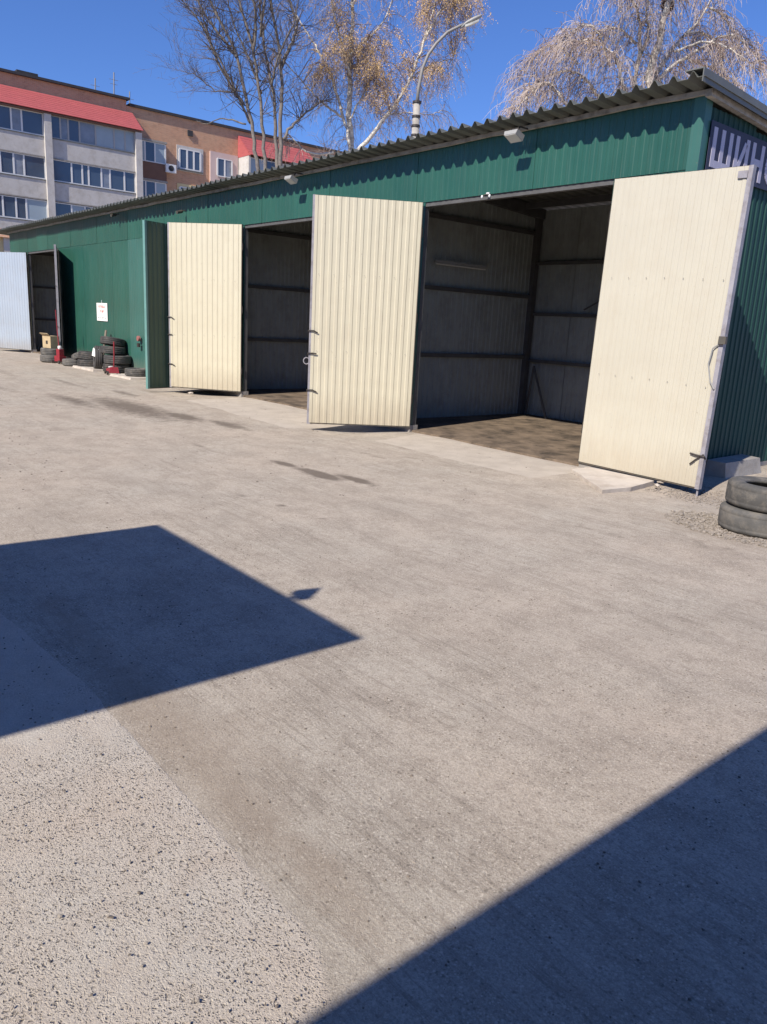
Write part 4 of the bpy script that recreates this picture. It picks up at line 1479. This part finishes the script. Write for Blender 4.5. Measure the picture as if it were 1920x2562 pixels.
# --- birch with ochre spring foliage
T = Tree('birch_tree', 'tall white birch with hanging ochre foliage left of the street lamp', (-22.45, 15.14, 10.29), .00908, (990, 690), 36, 23, (M_birch, M_birchtwig, M_birchtwig2, M_leaf))
gz = 690 + 10.29 / .00908
T.limb_line([(1000, gz), (995, 1100), (990, 770), (985, 500), (992, 280), (1010, 0), (1010, -350), (1000, -600)], .2, .04, .6)
LIMBS = [([(985, 740), (960, 640), (900, 440), (840, 320), (780, 220), (720, 130), (690, 60)], .085, .02), ([(950, 620), (850, 560), (780, 500), (660, 390), (610, 345)], .06, .015),
         ([(990, 800), (1100, 700), (1250, 520), (1330, 380), (1400, 200), (1450, 20), (1480, -250)], .12, .02), ([(990, 420), (940, 260), (900, 100), (850, 0), (830, -160)], .07, .02),
         ([(990, 330), (1060, 260), (1150, 170), (1210, 40), (1250, -150)], .07, .02), ([(900, 780), (780, 790), (700, 730), (680, 715)], .06, .02), ([(1380, 260), (1470, 120), (1560, 40), (1600, -120)], .06, .02),
         ([(1000, 120), (1060, 0), (1110, -160)], .06, .02), ([(985, 620), (1050, 500), (1110, 380), (1130, 300)], .05, .012), ([(1300, 440), (1380, 380), (1470, 330), (1540, 300)], .045, .012),
         ([(1010, 60), (930, -60), (880, -200)], .06, .02), ([(1180, 610), (1290, 590), (1400, 590), (1480, 560)], .04, .012)]
for p, a, b in LIMBS:
    T.limb_line(p, a, b, 2.2, sides=6)


def hot(T, q, spots):
    """how leafy the crown is near q: clumps given on the sketch plane"""
    s = 0
    for x, y, rx_, ry_, k in spots:
        c = T.P(x, y, 0)
        u = (q - c).dot(rh) / (rx_ * T.k)
        v = (q.z - c.z) / (ry_ * T.k)
        s = max(s, k * math.exp(-(u * u + v * v)))
    return s


SP = [(970, 340, 110, 110, 1.0), (1110, 330, 90, 90, .9), (1100, 450, 60, 60, 1), (1180, 560, 90, 60, .8), (1540, 70, 90, 130, 1.1), (1400, 110, 70, 120, .9), (870, 430, 60, 60, .7), (930, 180, 60, 120, .55), (1560, 210, 70, 60, .7),
      (1450, 20, 100, 80, 1), (1270, 400, 60, 60, .6), (1000, -60, 160, 120, .7), (1430, 420, 50, 60, .6)]
for q, d, r in list(T.nodes):
    if q.z < 9.4 or r > .13:
        continue
    hh = hot(T, q - Vector((0, 0, .4)), SP)
    n = 3 + int(5 * hh)
    out = Vector((d.x, d.y, .2))
    droop_twigs(T, T.twig if T.rng.random() < .7 else T.twig2, q, out, n, .8, 2.2, 46 * hh)
for x, y, rx_, ry_, k in SP:                        # the thick hanging clumps themselves
    for _ in range(int(30 * k)):
        p = T.P(x + T.rng.gauss(0, rx_ * .5), y - ry_ * .5 + T.rng.gauss(0, ry_ * .45), T.rng.gauss(0, 1.1))
        nn = min((q for q in T.nodes), key=lambda e: (e[0] - p).length)[0]
        T.twig.tube([nn, nn.lerp(p, .5) + Vector((0, 0, .25)), p], [.018, .013, .01], 3, False)
        droop_twigs(T, T.twig, p, Vector((0, 0, .1)), 2, .6, 1.5, 38)
T.finish()

# --- broad birch behind the right end, bare and arching
T = Tree('birch_tree', 'broad bare birch with arching weeping branches above the roof’s right end', (-8.32, 17.56, 10.38), .00613, (960, 480), 27, 31, (M_birch, M_birchtwig, M_birchtwig2, M_leaf))
gz = 480 + 10.38 / .00613
T.limb_line([(950, gz), (950, 900), (960, 480), (1010, 180), (1050, 0), (1080, -250), (1090, -500)], .2, .04, .5)
for p, a, b in (([(955, 620), (1010, 480), (1090, 330), (1180, 220), (1300, 100), (1400, -60)], .11, .025), ([(950, 640), (890, 500), (885, 250), (820, 110), (720, 40), (660, 60)], .09, .02), ([(960, 560), (1050, 440), (1200, 340), (1380, 250), (1500, 300), (1580, 400)], .08, .015),
                ([(945, 700), (840, 560), (790, 490), (740, 400), (660, 350), (560, 330), (480, 350)], .09, .015), ([(900, 640), (740, 580), (690, 520), (640, 440), (560, 380), (430, 390), (330, 460)], .07, .015),
                ([(800, 680), (600, 640), (500, 560), (440, 490), (380, 460), (300, 520), (230, 600)], .07, .015), ([(900, 380), (930, 250), (900, 180), (870, 60), (800, -60)], .06, .02), ([(1030, 100), (1120, 20), (1240, -60), (1330, -160)], .06, .02),
                ([(1180, 220), (1320, 190), (1450, 230), (1540, 330)], .05, .012), ([(1040, 20), (960, -80), (860, -150)], .06, .02), ([(1100, 330), (1260, 300), (1400, 380), (1480, 470)], .045, .012), ([(560, 380), (480, 290), (400, 260), (330, 300), (270, 400)], .045, .01),
                ([(740, 400), (660, 240), (560, 210), (470, 270), (430, 330)], .045, .01), ([(1300, 100), (1420, 120), (1500, 220)], .05, .012), ([(885, 280), (780, 200), (690, 220), (620, 300)], .05, .012), ([(1200, 360), (1330, 430), (1450, 540)], .04, .01)):
    T.limb_line(p, a, b, 2.2, sides=6)
SP2 = [(760, 60, 90, 70, .5), (1060, 60, 50, 90, .35), (1330, 180, 90, 90, .4), (600, 330, 120, 60, .22), (1500, 330, 90, 80, .22), (1180, 120, 80, 80, .3)]
for q, d, r in list(T.nodes):
    if q.z < 9.0 or r > .14:
        continue
    hh = hot(T, q - Vector((0, 0, .2)), SP2)
    out = Vector((d.x, d.y, .25))
    droop_twigs(T, T.twig if T.rng.random() < .55 else T.twig2, q, out, 6, .6, 1.7, 12 * hh, .03)
T.finish()
nest = thing('bird_nest', 'brown ball of twigs high in the broad right birch', 'nest', tuple(T.P(1050, 80, 0) + Vector((T.o.x, T.o.y, 0))))
mb = MB()
for _ in range(420):
    a = Vector((T.rng.gauss(0, 1), T.rng.gauss(0, 1), T.rng.gauss(0, 1))).normalized()
    c = Vector((a.x * .2, a.y * .2, a.z * .3)) * T.rng.uniform(.4, 1)
    b = a.orthogonal().normalized()
    b.rotate(Matrix.Rotation(T.rng.uniform(0, 6.3), 3, a))
    mb.tube([c - b * .16, c + a * .02, c + b * .16], .007, 3, False)
mb.build('twigs', M_nest, nest)

# --- small far bare trees low behind the roof, between the birch and the lamp
for i, (org, zero, seed, lab, spots) in enumerate((((-30, 26, 9.0), (1500, 640), 41, 'small hazy bare tree low behind the roof, right of the street lamp', [(1440, 640), (1500, 560), (1520, 500), (1560, 600)]),
                                                  ((-31, 20, 9.0), (760, 760), 42, 'small hazy bare tree low behind the roof beside the birch trunk', [(700, 640), (760, 560), (830, 560), (870, 640)]))):
    T = Tree('bare_tree', lab, org, .011, zero, 46, seed, (M_bark, M_birchtwig, M_birchtwig2, M_leaf))
    gz = zero[1] + org[2] / .011
    T.limb_line([(zero[0], gz), (zero[0] + 4, zero[1] + 200), (zero[0], zero[1])], .14, .06, .3)
    for x, y in spots:
        T.limb_line([(zero[0], zero[1] + 80), ((x + zero[0]) / 2 + 6, (y + zero[1]) / 2 + 20), (x, y)], .06, .012, 2.5, sides=5)
    for q, d, r in list(T.nodes):
        if q.z > 6.5 and r < .1:
            for _ in range(4):
                side = Vector((T.rng.gauss(0, 1), T.rng.gauss(0, 1), .5 + T.rng.gauss(0, .5))).normalized()
                T.grow(q, (d * .4 + side).normalized(), T.rng.uniform(.5, 1.3), .014, 0, 1, T.twig, .2, 0, .8, 4)
    T.finish()

# light, thin bits that are out of sight get no more work
SC.cycles.max_bounces = 8
